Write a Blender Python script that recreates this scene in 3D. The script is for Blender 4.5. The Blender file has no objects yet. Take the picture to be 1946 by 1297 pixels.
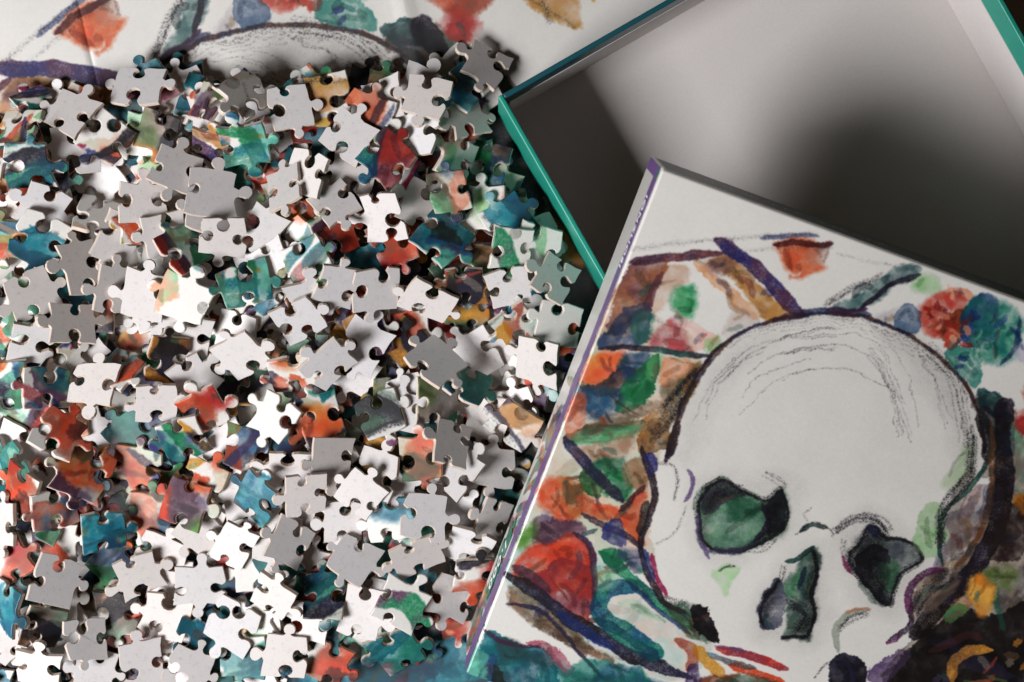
import bpy, math, random
import numpy as np
from mathutils import Matrix, Vector, Quaternion

random.seed(11)
rng = np.random.default_rng(11)
sc = bpy.context.scene
COL = sc.collection

# ------------------------------------------------------------------ camera
F = 2703.0                       # focal length in photograph pixels (50 mm on 36 mm)
CX, CY = 973.0, 648.5
CAM_H = 0.57
CAM = Vector((0, 0, CAM_H))
NADIR = (940.0, 605.0)
view = Vector((CX - NADIR[0], -(CY - NADIR[1]), -F)).normalized()
zc = -view
xc = Vector((0, 1, 0)).cross(zc).normalized()
yc = zc.cross(xc)
RC = Matrix((xc, yc, zc)).transposed()
cd = bpy.data.cameras.new('camera')
cam = bpy.data.objects.new('camera', cd)
COL.objects.link(cam)
cam.matrix_world = Matrix.Translation(CAM) @ RC.to_4x4()
cd.lens = 50; cd.sensor_width = 36; cd.clip_start = 0.02; cd.clip_end = 20
cd.dof.use_dof = True
cd.dof.focus_distance = 0.536
cd.dof.aperture_fstop = 8.0
sc.camera = cam

# ------------------------------------------------------------------ world, window light, exposure
w = bpy.data.worlds.new('World'); sc.world = w; w.use_nodes = True
bg = w.node_tree.nodes['Background']
bg.inputs['Color'].default_value = (1.0, 0.56, 0.36, 1)
bg.inputs['Strength'].default_value = 0.020
ld = bpy.data.lights.new('window_light', 'AREA')
ld.shape = 'RECTANGLE'; ld.size = 0.34; ld.size_y = 0.29
ld.energy = 10.0; ld.color = (0.985, 0.975, 1.0)
lo = bpy.data.objects.new('window_light', ld); COL.objects.link(lo)
EL = math.radians(39); LR = 0.86
ldir = Vector((-0.85 * math.cos(EL), -0.52 * math.cos(EL), math.sin(EL))).normalized()
lo.location = Vector((0.03, 0.08, 0.03)) + ldir * LR
lo.rotation_euler = ldir.to_track_quat('Z', 'Y').to_euler()
sc.view_settings.view_transform = 'Standard'
sc.view_settings.look = 'None'
sc.view_settings.exposure = 0.0
sc.view_settings.gamma = 1.0

# ------------------------------------------------------------------ helpers
def ray(px, py):
    return RC @ Vector(((px - CX) / F, -(py - CY) / F, -1.0))

def at(px, py, z=0.0):
    """photo pixel -> point on the horizontal plane at height z"""
    r = ray(px, py)
    return CAM + r * ((z - CAM_H) / r.z)

def tag(o, label=None, cat=None, group=None, kind=None):
    if label: o['label'] = label
    if cat: o['category'] = cat
    if group: o['group'] = group
    if kind: o['kind'] = kind
    return o

def mesh_obj(name, verts, faces, mats, parent=None, midx=None, uv=None, smooth=None):
    me = bpy.data.meshes.new(name)
    me.from_pydata([tuple(v) for v in verts], [], faces)
    for m in mats: me.materials.append(m)
    if midx is not None: me.polygons.foreach_set('material_index', midx)
    if smooth is not None: me.polygons.foreach_set('use_smooth', smooth)
    if uv is not None:
        l = me.uv_layers.new(name='UVMap')
        vi = np.empty(len(me.loops), dtype=np.int32); me.loops.foreach_get('vertex_index', vi)
        l.data.foreach_set('uv', np.asarray(uv, dtype=np.float32)[vi].ravel())
    me.update()
    o = bpy.data.objects.new(name, me); COL.objects.link(o)
    if parent: o.parent = parent
    return o

def box(name, x0, x1, y0, y1, z0, z1, mat, parent, bevel=0.0, uvf=None):
    v = [(x, y, z) for z in (z0, z1) for y in (y0, y1) for x in (x0, x1)]
    f = [(0, 2, 3, 1), (4, 5, 7, 6), (0, 1, 5, 4), (2, 6, 7, 3), (0, 4, 6, 2), (1, 3, 7, 5)]
    o = mesh_obj(name, v, f, [mat], parent)
    if bevel > 0:
        import bmesh
        bm = bmesh.new(); bm.from_mesh(o.data)
        bmesh.ops.bevel(bm, geom=list(bm.edges), offset=bevel, segments=3, profile=0.5, affect='EDGES')
        for fc in bm.faces: fc.smooth = True
        bm.to_mesh(o.data); bm.free()
        # keep the flat faces flat while the rounded edges catch the light
        try:
            mod = o.modifiers.new('weighted', 'WEIGHTED_NORMAL'); mod.keep_sharp = False
        except Exception:
            pass
    if uvf:
        me = o.data
        l = me.uv_layers.new(name='UVMap')
        for lp in me.loops:
            l.data[lp.index].uv = uvf(me.vertices[lp.vertex_index].co)
    return o

def nodes_of(name):
    m = bpy.data.materials.new(name); m.use_nodes = True
    nt = m.node_tree
    return m, nt, nt.nodes['Principled BSDF']

def plain(name, col, rough=0.6, spec=0.4, noise=0.06, scale=900.0, bump=0.0):
    m, nt, b = nodes_of(name)
    n = nt.nodes.new('ShaderNodeTexNoise'); n.inputs['Scale'].default_value = scale; n.inputs['Detail'].default_value = 4
    tc = nt.nodes.new('ShaderNodeTexCoord'); nt.links.new(tc.outputs['Object'], n.inputs['Vector'])
    r = nt.nodes.new('ShaderNodeMapRange')
    r.inputs['To Min'].default_value = 1 - noise; r.inputs['To Max'].default_value = 1 + noise
    nt.links.new(n.outputs['Fac'], r.inputs['Value'])
    mx = nt.nodes.new('ShaderNodeVectorMath'); mx.operation = 'SCALE'
    mx.inputs[0].default_value = col
    nt.links.new(r.outputs['Result'], mx.inputs['Scale'])
    nt.links.new(mx.outputs['Vector'], b.inputs['Base Color'])
    b.inputs['Roughness'].default_value = rough
    b.inputs['Specular IOR Level'].default_value = spec
    if bump > 0:
        bp = nt.nodes.new('ShaderNodeBump'); bp.inputs['Strength'].default_value = bump
        bp.inputs['Distance'].default_value = 0.0002
        nt.links.new(n.outputs['Fac'], bp.inputs['Height']); nt.links.new(bp.outputs['Normal'], b.inputs['Normal'])
    return m

# ------------------------------------------------------------------ the lid's place (its top plane carries the print)
zTL, zBL, zTR = 0.094, 0.0515, 0.0776
LID_H = 0.034
TLp = at(1258, 320, zTL)
BLp = at(884, 1281, zBL)
vax = (BLp - TLp); LID_L = vax.length; vax.normalize()
Tp = at(1946, 588, zTL - (zTL - zTR) * 0.66)
uax = (Tp - TLp); uax -= vax * uax.dot(vax); uax.normalize()
nax = vax.cross(uax).normalized()
if nax.z < 0: nax = -nax
LID_W = 0.205

def lid_uv(px, py):
    r = ray(px, py)
    t = (TLp - CAM).dot(nax) / r.dot(nax)
    d = CAM + r * t - TLp
    return d.dot(uax) * 1000, d.dot(vax) * 1000     # millimetres on the lid

g1, g2 = at(180, 50), at(560, 40)
a1, a2 = np.array(lid_uv(1525, 490)), np.array(lid_uv(1768, 657))
gv = complex(g2.x - g1.x, -(g2.y - g1.y)); av = complex(*(a2 - a1))
SIM = av / gv                                  # ground metres (y down) -> picture millimetres
POSTER_SCALE = abs(SIM)
def poster_mm(px, py):
    g = at(px, py)
    q = SIM * complex(g.x - g1.x, -(g.y - g1.y))
    return a1[0] + q.real, a1[1] + q.imag

# ------------------------------------------------------------------ the print: a watercolour painted stroke by stroke
U0, U1, V0, V1 = -32.0, 216.0, -46.0, 228.0
PPM = 5.6
AW, AH = int((U1 - U0) * PPM), int((V1 - V0) * PPM)
art = np.ones((AH, AW, 3), np.float32) * np.array([0.85, 0.84, 0.815], np.float32)

def vnoise(h, w_, cell, seed):
    r = np.random.default_rng(seed)
    gh, gw = int(h / cell) + 3, int(w_ / cell) + 3
    g = r.random((gh, gw)).astype(np.float32)
    y = np.arange(h, dtype=np.float32) / cell; x = np.arange(w_, dtype=np.float32) / cell
    yi = y.astype(int); xi = x.astype(int)
    fy = (y - yi)[:, None]; fx = (x - xi)[None, :]
    fy = fy * fy * (3 - 2 * fy); fx = fx * fx * (3 - 2 * fx)
    a = g[yi][:, xi]; b = g[yi][:, xi + 1]; c = g[yi + 1][:, xi]; d = g[yi + 1][:, xi + 1]
    return (a * (1 - fx) + b * fx) * (1 - fy) + (c * (1 - fx) + d * fx) * fy

def fbm(cell, seed, oct_=4):
    s = 0; t = 0; a = 1.0
    for k in range(oct_):
        s = s + a * vnoise(AH, AW, max(cell / 2 ** k, 1.01), seed + k); t += a; a *= 0.55
    return s / t

N_WX, N_WY = fbm(34, 1, 6) - 0.5, fbm(34, 9, 6) - 0.5
N_LO, N_MID, N_LO2 = fbm(60, 17), fbm(16, 25), fbm(38, 57)
NG = [fbm(44, 71, 3), fbm(30, 83, 3), fbm(24, 95, 3)]; SHAPE = [0]
N_GR = fbm(1.7, 33, 2)
N_PAP = fbm(4.5, 41, 3)
art *= (1 + 0.03 * (N_PAP - 0.5) + 0.03 * (N_LO - 0.5))[..., None]

def cat(pts, closed, n=5):
    p = np.asarray(pts, np.float32)
    if len(p) < 3 and not closed: return p
    out = []; m = len(p)
    for i in range(m if closed else m - 1):
        if closed: p0, p1, p2, p3 = p[(i - 1) % m], p[i], p[(i + 1) % m], p[(i + 2) % m]
        else: p0, p1, p2, p3 = p[max(i - 1, 0)], p[i], p[i + 1], p[min(i + 2, m - 1)]
        for k in range(n):
            t = k / n
            out.append(0.5 * ((2 * p1) + (-p0 + p2) * t + (2 * p0 - 5 * p1 + 4 * p2 - p3) * t * t + (-p0 + 3 * p1 - 3 * p2 + p3) * t ** 3))
    if not closed: out.append(p[-1])
    return np.array(out, np.float32)

def to_canvas(pts):
    q = [lid_uv(x, y) for x, y in pts]
    return [((u - U0) * PPM, (v - V0) * PPM) for u, v in q]

def field(poly, closed, pad, warp):
    x0 = max(int(poly[:, 0].min() - pad), 0); x1 = min(int(poly[:, 0].max() + pad) + 1, AW)
    y0 = max(int(poly[:, 1].min() - pad), 0); y1 = min(int(poly[:, 1].max() + pad) + 1, AH)
    if x1 - x0 < 2 or y1 - y0 < 2: return None
    sl = (slice(y0, y1), slice(x0, x1))
    X = np.arange(x0, x1, dtype=np.float32)[None, :] + N_WX[sl] * warp
    Y = np.arange(y0, y1, dtype=np.float32)[:, None] + N_WY[sl] * warp
    d2 = np.full(X.shape, 1e9, np.float32); ins = np.zeros(X.shape, bool); tt = np.zeros(X.shape, np.float32)
    m = len(poly)
    for i in range(m if closed else m - 1):
        ax, ay = poly[i]; bx, by = poly[(i + 1) % m]
        dx, dy = bx - ax, by - ay
        L = dx * dx + dy * dy + 1e-6
        t = np.clip(((X - ax) * dx + (Y - ay) * dy) / L, 0, 1)
        q = (X - ax - t * dx) ** 2 + (Y - ay - t * dy) ** 2
        if not closed: tt = np.where(q < d2, (i + t) / (m - 1), tt)
        d2 = np.minimum(d2, q)
        if closed:
            c = (ay > Y) != (by > Y)
            ins ^= c & (X < (bx - ax) * (Y - ay) / (by - ay + 1e-9) + ax)
    return sl, np.sqrt(d2), ins, tt

OPQ = [0.5]
def lay(sl, a, c1, c2=None, mixn=None):
    c1 = np.array(c1, np.float32) / 255
    if c2 is None: col = c1[None, None, :]
    else:
        c2 = np.array(c2, np.float32) / 255
        m = np.clip((mixn[sl] - 0.5) * 4.5 + 0.5, 0, 1)[..., None]
        col = c1 * (1 - m) + c2 * m
    a = np.clip(a, 0, 1)[..., None]
    art[sl] = art[sl] * (1 - a) + a * col * (OPQ[0] + (1 - OPQ[0]) * art[sl])

def wash(pts, col, alpha=0.92, col2=None, warp=26, edge=0.3, soft=1.6, raw=False, drags=True):
    poly = cat(pts if raw else to_canvas(pts), True)
    r = field(poly, True, 16, warp)
    if r is None: return
    sl, d, ins, _ = r
    sd = np.where(ins, d, -d) + (N_PAP[sl] - 0.5) * 6 + 1.2
    soft = (1.4, 3.5, 8.0, 1.6, 5.0)[SHAPE[0] % 5] if soft == 1.6 and sum(col) > 140 else soft
    m = np.clip(sd / soft * 0.5 + 0.5, 0, 1)
    pool = np.exp(-(np.maximum(sd, 0) / 3.2) ** 2)
    tone = 0.84 + 0.55 * (N_MID[sl] - 0.5) + 1.15 * (NG[(SHAPE[0] + 1) % 3][sl] - 0.5) + edge * .6 * pool + 0.25 * (N_GR[sl] - 0.5)
    lay(sl, m * alpha * np.clip(tone, 0.22, 1.15), col, col2, N_LO2)
    # a second glaze where the wash was gone over again, with its own hard edge
    g = np.clip((NG[SHAPE[0] % 3][sl] - 0.53) * 28, 0, 1) * np.clip(sd / 4, 0, 1)
    SHAPE[0] += 1
    lay(sl, g * .5 * min(alpha, .9), np.minimum(np.array(col) * 1.12, 255), col2, N_LO)
    if sum(col) < 90: lay(sl, m * .6, col)
    # drags of the loaded brush inside the wash: darker pulls and a paler lift
    if drags:
        rs = random.Random(SHAPE[0]); cen = poly.mean(0)
        ext = float(np.abs(poly - cen).max())
        for q in range(2 + int(ext / 45)):
            i0 = rs.randrange(len(poly)); i1 = (i0 + rs.randrange(3, max(4, len(poly) // 2 + 2))) % len(poly)
            pa = cen + (poly[i0] - cen) * rs.uniform(.45, .9); pb = cen + (poly[i1] - cen) * rs.uniform(.2, .85)
            pm = (pa + pb) / 2 + np.array([rs.uniform(-.15, .15), rs.uniform(-.15, .15)]) * ext
            kk = rs.choice((.62, .7, .8, 1.22))
            cc = np.clip(np.array(col, float) * kk + rs.uniform(-12, 12), 8, 250)
            if rs.random() < .3: cc = np.array(rs.choice([(60, 60, 110), (40, 95, 95), (120, 60, 60), (140, 105, 60)]), float)
            stroke([tuple(pa), tuple(pm), tuple(pb)], rs.uniform(3, 9) + ext * .05, tuple(cc), .55 * alpha, raw=True)
        if rs.random() < .5:
            i0 = rs.randrange(len(poly)); i1 = (i0 + rs.randrange(2, 8)) % len(poly)
            coal([tuple(poly[i0]), tuple((poly[i0] + poly[i1]) / 2 + rs.uniform(-6, 6)), tuple(poly[i1])], 6, .55, .45, raw=True)

def stroke(pts, width, col, alpha=0.9, col2=None, warp=11, dry=0.35, taper=True, raw=False):
    poly = cat(pts if raw else to_canvas(pts), False)
    wd = width * PPM / 5.4 * 0.5           # width is given in photograph pixels
    r = field(poly, False, wd * 1.6 + 8, warp)
    if r is None: return
    sl, d, _, t = r
    ww = wd * (0.75 + 0.55 * N_LO2[sl]) * ((np.clip(np.minimum(t, 1 - t) * 7, 0, 1) * 0.6 + 0.4) if taper else 1)
    sd = ww - d + (N_PAP[sl] - 0.5) * 3
    m = np.clip(sd / 1.6 * 0.5 + 0.5, 0, 1)
    pool = np.exp(-(np.maximum(sd, 0) / 2.5) ** 2)
    tone = 0.95 + 0.6 * (N_MID[sl] - 0.5) + 0.15 * pool + dry * 2 * (N_GR[sl] - 0.5)
    lay(sl, m * alpha * np.clip(tone, 0.1, 1.15), col, col2, N_LO2)

def coal(pts, width=7, dark=0.8, cover=0.5, warp=10, raw=False):
    poly = cat(pts if raw else to_canvas(pts), False)
    wd = width * PPM / 5.4 * 0.5
    r = field(poly, False, wd * 2 + 6, warp)
    if r is None: return
    sl, d, _, t = r
    fall = np.clip(1 - d / (wd * 1.5), 0, 1)
    thr = 1 - cover * fall - 0.25 * (N_LO2[sl] - 0.5)
    g = np.clip(((N_GR[sl] * 0.88 + N_PAP[sl] * 0.12) * 1.2 - thr + 0.14) * 3.2, 0, 1)
    g = .30 * cover * fall * (.5 + N_LO2[sl]) + .62 * g
    lay(sl, g * dark * (fall > 0), (38, 37, 42))

def hatch(pts, n, width, dark, cover, spread, seed):
    r = random.Random(seed)
    for i in range(n):
        ox, oy = r.uniform(-spread, spread), r.uniform(-spread, spread)
        coal([(x + ox + r.uniform(-2, 2), y + oy + r.uniform(-2, 2)) for x, y in pts], width, dark * r.uniform(.7, 1), cover)

rr1 = random.Random(93)
A = lambda *p: [(1100 + x / 2.236, 280 + y / 2.236) for x, y in p]
B = lambda *p: [(860 + x / 2.609, 800 + y / 2.609) for x, y in p]
Cc = lambda *p: [(1400 + x / 2.61, 800 + y / 2.61) for x, y in p]

# --- thin first washes under the crowded parts
wash([(1165, 600), (1290, 620), (1330, 680), (1290, 760), (1250, 880), (1235, 1000), (1240, 1090), (1130, 1060), (1000, 1040), (1040, 900), (1090, 760)], (205, 170, 145), .5, (175, 190, 160), edge=.1)
wash([(985, 1040), (1130, 1060), (1240, 1130), (1350, 1210), (1300, 1290), (1150, 1250), (1020, 1170), (960, 1110)], (190, 175, 160), .4, (140, 190, 180), edge=.1)
wash([(880, 1240), (980, 1230), (1120, 1270), (1300, 1310), (1300, 1380), (860, 1380)], (70, 150, 150), .7, (60, 110, 130), edge=.1)
wash([(1850, 760), (1946, 820), (1960, 1297), (1680, 1300), (1750, 1190), (1850, 1020), (1890, 880)], (120, 100, 84), .8, (70, 60, 56), edge=.1)
wash([(1150, 560), (1290, 500), (1300, 540), (1210, 620), (1150, 660)], (185, 140, 110), .5, edge=.1)
# --- background of the picture: the beams, figures and fruit round the skull
wash(A((215, 500), (300, 480), (385, 478), (350, 560), (300, 650), (270, 720), (120, 790), (150, 650)), (160, 105, 75), .95, (120, 75, 75))
stroke(A((215, 490), (300, 478), (420, 460), (600, 447)), 16, (110, 60, 62), .95, (70, 40, 60))
stroke(A((350, 540), (310, 620), (280, 690)), 16, (100, 60, 75), .8)
wash(A((545, 490), (600, 455), (660, 480), (760, 580), (850, 650), (930, 700), (860, 725), (790, 720), (700, 610), (620, 530)), (165, 115, 62), .95, (190, 135, 70))
wash(A((540, 480), (600, 460), (650, 500), (620, 540), (560, 520)), (130, 95, 90), .8)
stroke(A((580, 395), (640, 430), (710, 480), (800, 560), (880, 645), (950, 710)), 24, (52, 46, 98), .98, (75, 45, 75))
stroke(A((600, 410), (640, 440), (700, 480)), 20, (50, 50, 120), .8)
wash(A((495, 480), (525, 485), (600, 560), (700, 640), (770, 720), (720, 725), (640, 640), (560, 580)), (228, 172, 125), .9, (215, 155, 110))
wash(A((690, 690), (760, 740), (640, 800), (620, 790)), (190, 170, 160), .6)
wash(A((100, 800), (170, 700), (280, 670), (300, 740), (290, 820), (200, 850), (90, 850)), (55, 75, 115), .95, (40, 55, 80))
wash(A((230, 720), (300, 700), (310, 800), (250, 830)), (60, 130, 110), .7)
wash(A((390, 640), (420, 612), (488, 600), (500, 690), (470, 715), (430, 725), (395, 690)), (38, 142, 92), .98, (60, 160, 100))
wash(A((380, 660), (430, 725), (470, 720), (440, 780), (410, 730)), (215, 190, 195), .8)
wash(A((305, 835), (330, 780), (380, 735), (425, 765), (470, 840), (480, 858), (380, 850)), (192, 88, 92), .95, (170, 70, 80))
wash(A((430, 790), (480, 730), (540, 770), (610, 830), (540, 850), (470, 840)), (228, 190, 178), .8)
wash(A((540, 830), (590, 800), (610, 850), (560, 870)), (150, 195, 145), .8)
stroke(A((85, 855), (180, 850), (300, 855), (430, 872), (570, 885)), 11, (48, 40, 52), .95, (40, 80, 80))
wash(A((15, 980), (55, 890), (130, 872), (190, 895), (175, 955), (110, 1000), (30, 1005)), (228, 88, 48), .98, (235, 140, 60))
wash(A((20, 1010), (110, 1000), (190, 930), (225, 960), (180, 1030), (100, 1060), (30, 1050)), (50, 42, 55), .95, (70, 60, 45))
wash(A((180, 890), (240, 870), (300, 875), (260, 980), (210, 1010), (190, 950)), (30, 68, 112), .95, (20, 90, 90))
wash(A((230, 960), (300, 890), (350, 900), (330, 990), (270, 1080), (190, 1120), (150, 1090)), (22, 135, 80), .98, (30, 110, 70))
wash(A((290, 900), (365, 890), (330, 980), (300, 1000)), (120, 190, 130), .7)
wash(A((10, 1010), (90, 1030), (180, 1050), (140, 1120), (50, 1150), (0, 1100)), (42, 88, 122), .95, (40, 60, 90))
wash(A((365, 910), (440, 888), (500, 925), (430, 990), (350, 1010)), (228, 160, 120), .85)
wash(A((355, 1020), (440, 960), (525, 900), (500, 990), (440, 1110), (360, 1190), (335, 1080)), (142, 108, 62), .9, (110, 90, 70))
hatch(A((360, 1100), (420, 1020), (500, 940)), 7, 8, .7, .55, 9, 3)
wash(A((0, 1050), (30, 1080), (20, 1180), (-40, 1230), (-60, 1120)), (220, 110, 75), .9)
wash(A((-20, 1230), (120, 1130), (280, 1080), (330, 1110), (230, 1150), (60, 1200)), (135, 120, 100), .85, (110, 85, 70))
wash(A((0, 1210), (120, 1170), (250, 1170), (180, 1230), (20, 1260)), (130, 195, 150), .85)
wash(A((260, 1180), (320, 1120), (340, 1200), (300, 1297), (265, 1260)), (170, 120, 60), .8)
wash(A((830, 412), (900, 390), (1005, 398), (1015, 470), (1045, 512), (890, 552), (950, 520), (880, 525), (855, 470)), (205, 92, 55), .98, (215, 110, 70), edge=.15)
wash(A((980, 420), (1060, 420), (1040, 480), (990, 490)), (190, 150, 135), .6)
stroke(A((828, 415), (900, 405), (1000, 410), (1080, 410)), 11, (75, 35, 38), .95)
stroke(A((770, 385), (860, 378), (1010, 372)), 8, (92, 100, 135), .85)
coal(A((230, 432), (480, 400), (780, 378), (1010, 370)), 9, .6, .35)
coal(A((620, 440), (800, 430), (1080, 425)), 8, .5, .3)
coal(A((1100, 450), (1200, 480), (1330, 500)), 6, .5, .3)
wash(A((1080, 690), (1100, 660), (1190, 630), (1280, 545), (1390, 505), (1450, 530), (1330, 590), (1210, 680)), (62, 92, 98), .95, (80, 115, 115))
stroke(A((1190, 690), (1260, 630), (1330, 580), (1450, 540)), 10, (38, 36, 52), .95)
hatch(A((1040, 660), (1150, 600), (1270, 540)), 4, 7, .7, .4, 8, 5)
wash(A((1420, 570), (1480, 545), (1535, 600), (1470, 620)), (150, 198, 140), .85)
wash(A((1560, 600), (1640, 590), (1680, 640), (1600, 650)), (215, 150, 120), .8)
wash(A((1440, 700), (1490, 640), (1570, 612), (1640, 650), (1620, 740), (1570, 800), (1490, 795)), (180, 55, 42), .98, (205, 110, 95))
wash(A((1540, 760), (1600, 700), (1640, 740), (1610, 850), (1560, 850)), (150, 80, 40), .95, (60, 30, 35))
wash(A((1615, 720), (1680, 645), (1760, 650), (1770, 760), (1710, 850), (1640, 830)), (32, 62, 122), .95, (30, 100, 110))
wash(A((1690, 760), (1760, 670), (1860, 710), (1865, 800), (1830, 890), (1780, 920), (1700, 890)), (40, 125, 112), .95, (90, 165, 140))
stroke(A((1870, 720), (1850, 850), (1790, 920)), 8, (30, 50, 90), .8)
wash(A((1348, 730), (1390, 682), (1440, 685), (1455, 770), (1390, 795)), (72, 98, 132), .9)
wash(A((1260, 720), (1370, 690), (1350, 740), (1290, 740)), (180, 175, 180), .7)
wash(A((1560, 880), (1680, 860), (1715, 985), (1660, 1015)), (70, 142, 130), .9)
wash(A((1840, 830), (1900, 830), (1900, 900), (1850, 890)), (170, 170, 195), .7)
wash(A((1860, 1140), (1940, 1100), (1960, 1200), (1880, 1200)), (175, 60, 55), .9)
wash(A((1700, 1040), (1790, 1050), (1840, 1160), (1850, 1297), (1760, 1297)), (34, 48, 62), .9, (30, 80, 80))
wash(A((1830, 1140), (1880, 1200), (1900, 1297), (1850, 1297)), (140, 200, 165), .8)

for i in range(26):
    cx_, cy_ = rr1.choice(((1530, 700), (1700, 740), (1790, 790), (1580, 790), (1650, 900)))
    a_ = rr1.uniform(0, 6.28); l_ = rr1.uniform(20, 75)
    p0 = (cx_ + rr1.uniform(-50, 50), cy_ + rr1.uniform(-50, 50))
    c_ = rr1.choice(((170, 40, 35), (215, 110, 85), (120, 40, 40)) if cx_ < 1600 else ((25, 55, 120), (25, 105, 100), (80, 160, 140), (40, 40, 70)))
    stroke(A(p0, (p0[0] + l_ * .5 * math.cos(a_) + 8, p0[1] + l_ * .5 * math.sin(a_)), (p0[0] + l_ * math.cos(a_), p0[1] + l_ * math.sin(a_))), rr1.uniform(5, 14), c_, .75)
for i in range(60):          # loose dark brush lines through the crowded left side
    x_, y_ = rr1.uniform(960, 1240), rr1.uniform(720, 1240)
    if lid_uv(x_, y_)[0] < 3 or x_ > 1165: continue
    a_ = rr1.choice((.75, .75, -.45, -.45, 1.2)) + rr1.uniform(-.25, .25); l_ = rr1.uniform(20, 70)
    c_ = rr1.choice(((52, 44, 70), (90, 50, 45), (40, 70, 80), (110, 80, 50), (40, 110, 80), (180, 70, 45)))
    stroke([(x_, y_), (x_ + l_ * .5 * math.cos(a_), y_ + l_ * .5 * math.sin(a_) + 4), (x_ + l_ * math.cos(a_), y_ + l_ * math.sin(a_))], rr1.uniform(3, 9), c_, .7)
# lower left fruit and cloth
wash(B((560, 70), (740, 5), (940, 0), (930, 50), (760, 70), (620, 100)), (142, 112, 82), .9, (120, 80, 60))
wash(B((575, 80), (700, 45), (935, 15), (860, 90), (640, 115)), (125, 192, 150), .9, (90, 170, 120))
wash(B((620, 150), (760, 100), (900, 60), (850, 180), (700, 200)), (150, 112, 82), .85, (190, 160, 140))
wash(B((930, 60), (990, 0), (1060, 10), (1070, 120), (960, 170)), (156, 118, 70), .9, (110, 80, 55))
stroke(B((1120, 10), (1090, 90), (1075, 180)), 16, (40, 28, 36), .95)
wash(B((690, 215), (830, 178), (865, 240), (900, 310), (830, 392), (740, 330)), (20, 135, 82), .98, (15, 90, 65))
wash(B((640, 240), (700, 250), (760, 340), (700, 390), (640, 320)), (45, 95, 50), .95)
wash(B((850, 230), (950, 190), (960, 320), (890, 320)), (150, 120, 90), .85)
stroke(B((560, 85), (640, 190), (740, 290), (835, 390)), 22, (56, 44, 72), .96, (40, 40, 80))
wash(B((420, 335), (480, 282), (560, 262), (640, 320), (652, 410), (600, 500), (520, 480), (430, 410)), (215, 85, 50), .97, (190, 110, 60))
wash(B((550, 290), (650, 330), (640, 420), (570, 400)), (110, 90, 60), .7)
wash(B((640, 380), (820, 435), (945, 335), (930, 480), (945, 610), (880, 560), (790, 490), (640, 450)), (195, 75, 45), .97, (215, 115, 75))
stroke(B((820, 445), (890, 380), (950, 315)), 11, (70, 35, 40), .9)
stroke(B((640, 460), (760, 520), (880, 580), (935, 630)), 12, (60, 42, 60), .9)
wash(B((740, 520), (820, 480), (870, 610), (800, 600)), (60, 65, 130), .9)
wash(B((395, 510), (480, 478), (640, 520), (640, 560), (560, 590), (420, 612)), (95, 62, 84), .93, (75, 45, 65))
wash(B((330, 560), (400, 520), (400, 610), (340, 640)), (90, 140, 60), .9)
wash(B((440, 480), (480, 440), (490, 500)), (170, 170, 205), .6)
wash(B((310, 700), (400, 625), (520, 600), (600, 565), (680, 640), (705, 720), (690, 880), (600, 860), (440, 830), (320, 770)), (212, 68, 38), .97, (195, 60, 45))
wash(B((400, 800), (540, 690), (700, 740), (695, 900), (672, 1015), (560, 950)), (130, 52, 66), .85, (170, 60, 55))
stroke(B((600, 560), (670, 610), (702, 720), (695, 900)), 11, (62, 46, 78), .9)
stroke(B((300, 720), (400, 770), (480, 840)), 16, (80, 55, 80), .85)
wash(B((270, 820), (420, 870), (560, 990), (700, 1120), (880, 1250), (600, 1120), (430, 1030), (300, 930)), (138, 106, 84), .9, (110, 95, 75))
stroke(B((270, 760), (420, 850), (560, 970), (760, 1085), (900, 1170), (1180, 1270)), 27, (40, 40, 66), .96, (30, 28, 40))
stroke(B((520, 950), (640, 1035), (800, 1130)), 17, (38, 58, 135), .9)
stroke(B((270, 905), (420, 935), (560, 1060), (640, 1160), (760, 1290)), 8, (50, 45, 75), .9)
stroke(B((870, 815), (770, 835), (720, 920), (770, 1000), (870, 1050), (1000, 1150)), 34, (25, 84, 125), .96, (25, 115, 105), taper=False)
stroke(B((720, 990), (850, 1080), (960, 1150), (1010, 1180)), 26, (30, 120, 105), .9, (25, 80, 110))
stroke(B((740, 655), (850, 750), (960, 850), (1080, 945), (1200, 1030)), 22, (38, 140, 98), .95, (28, 90, 85))
stroke(B((860, 790), (960, 880), (1060, 970), (1180, 1050)), 10, (32, 60, 110), .8)
wash(B((705, 830), (720, 750), (790, 725), (810, 800), (760, 830)), (150, 208, 172), .85)
wash(B((722, 655), (800, 628), (865, 660), (845, 715), (760, 695)), (30, 132, 92), .95)
wash(B((820, 640), (930, 640), (950, 740), (870, 730)), (70, 80, 120), .8, (40, 120, 95))
wash(B((820, 900), (900, 880), (1010, 960), (1060, 1000), (980, 990), (900, 940)), (165, 215, 185), .6)
wash(B((1060, 915), (1200, 928), (1260, 1090), (1150, 1040)), (95, 85, 60), .9, (60, 100, 80))
wash(B((1190, 935), (1240, 905), (1300, 1010), (1310, 1095), (1225, 1050)), (22, 20, 24), .98)
wash(B((150, 1050), (300, 1100), (450, 1135), (500, 1180), (520, 1300), (480, 1400), (160, 1380)), (18, 108, 120), .96, (30, 85, 105))
wash(B((210, 1080), (330, 1100), (360, 1180), (260, 1180)), (60, 90, 90), .7)
wash(B((170, 1160), (215, 1170), (205, 1300), (160, 1300)), (45, 75, 140), .85)
wash(B((75, 1160), (160, 1140), (170, 1210), (150, 1300), (80, 1260)), (130, 205, 182), .85)
wash(B((205, 1215), (235, 1230), (260, 1310), (200, 1310)), (40, 45, 40), .9)
wash(B((355, 1088), (440, 1100), (545, 1150), (605, 1225), (560, 1255), (480, 1160)), (188, 108, 122), .9, (165, 85, 105))
wash(B((590, 1215), (700, 1190), (850, 1210), (970, 1260), (980, 1400), (540, 1400)), (35, 128, 112), .93, (30, 95, 115))
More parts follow.
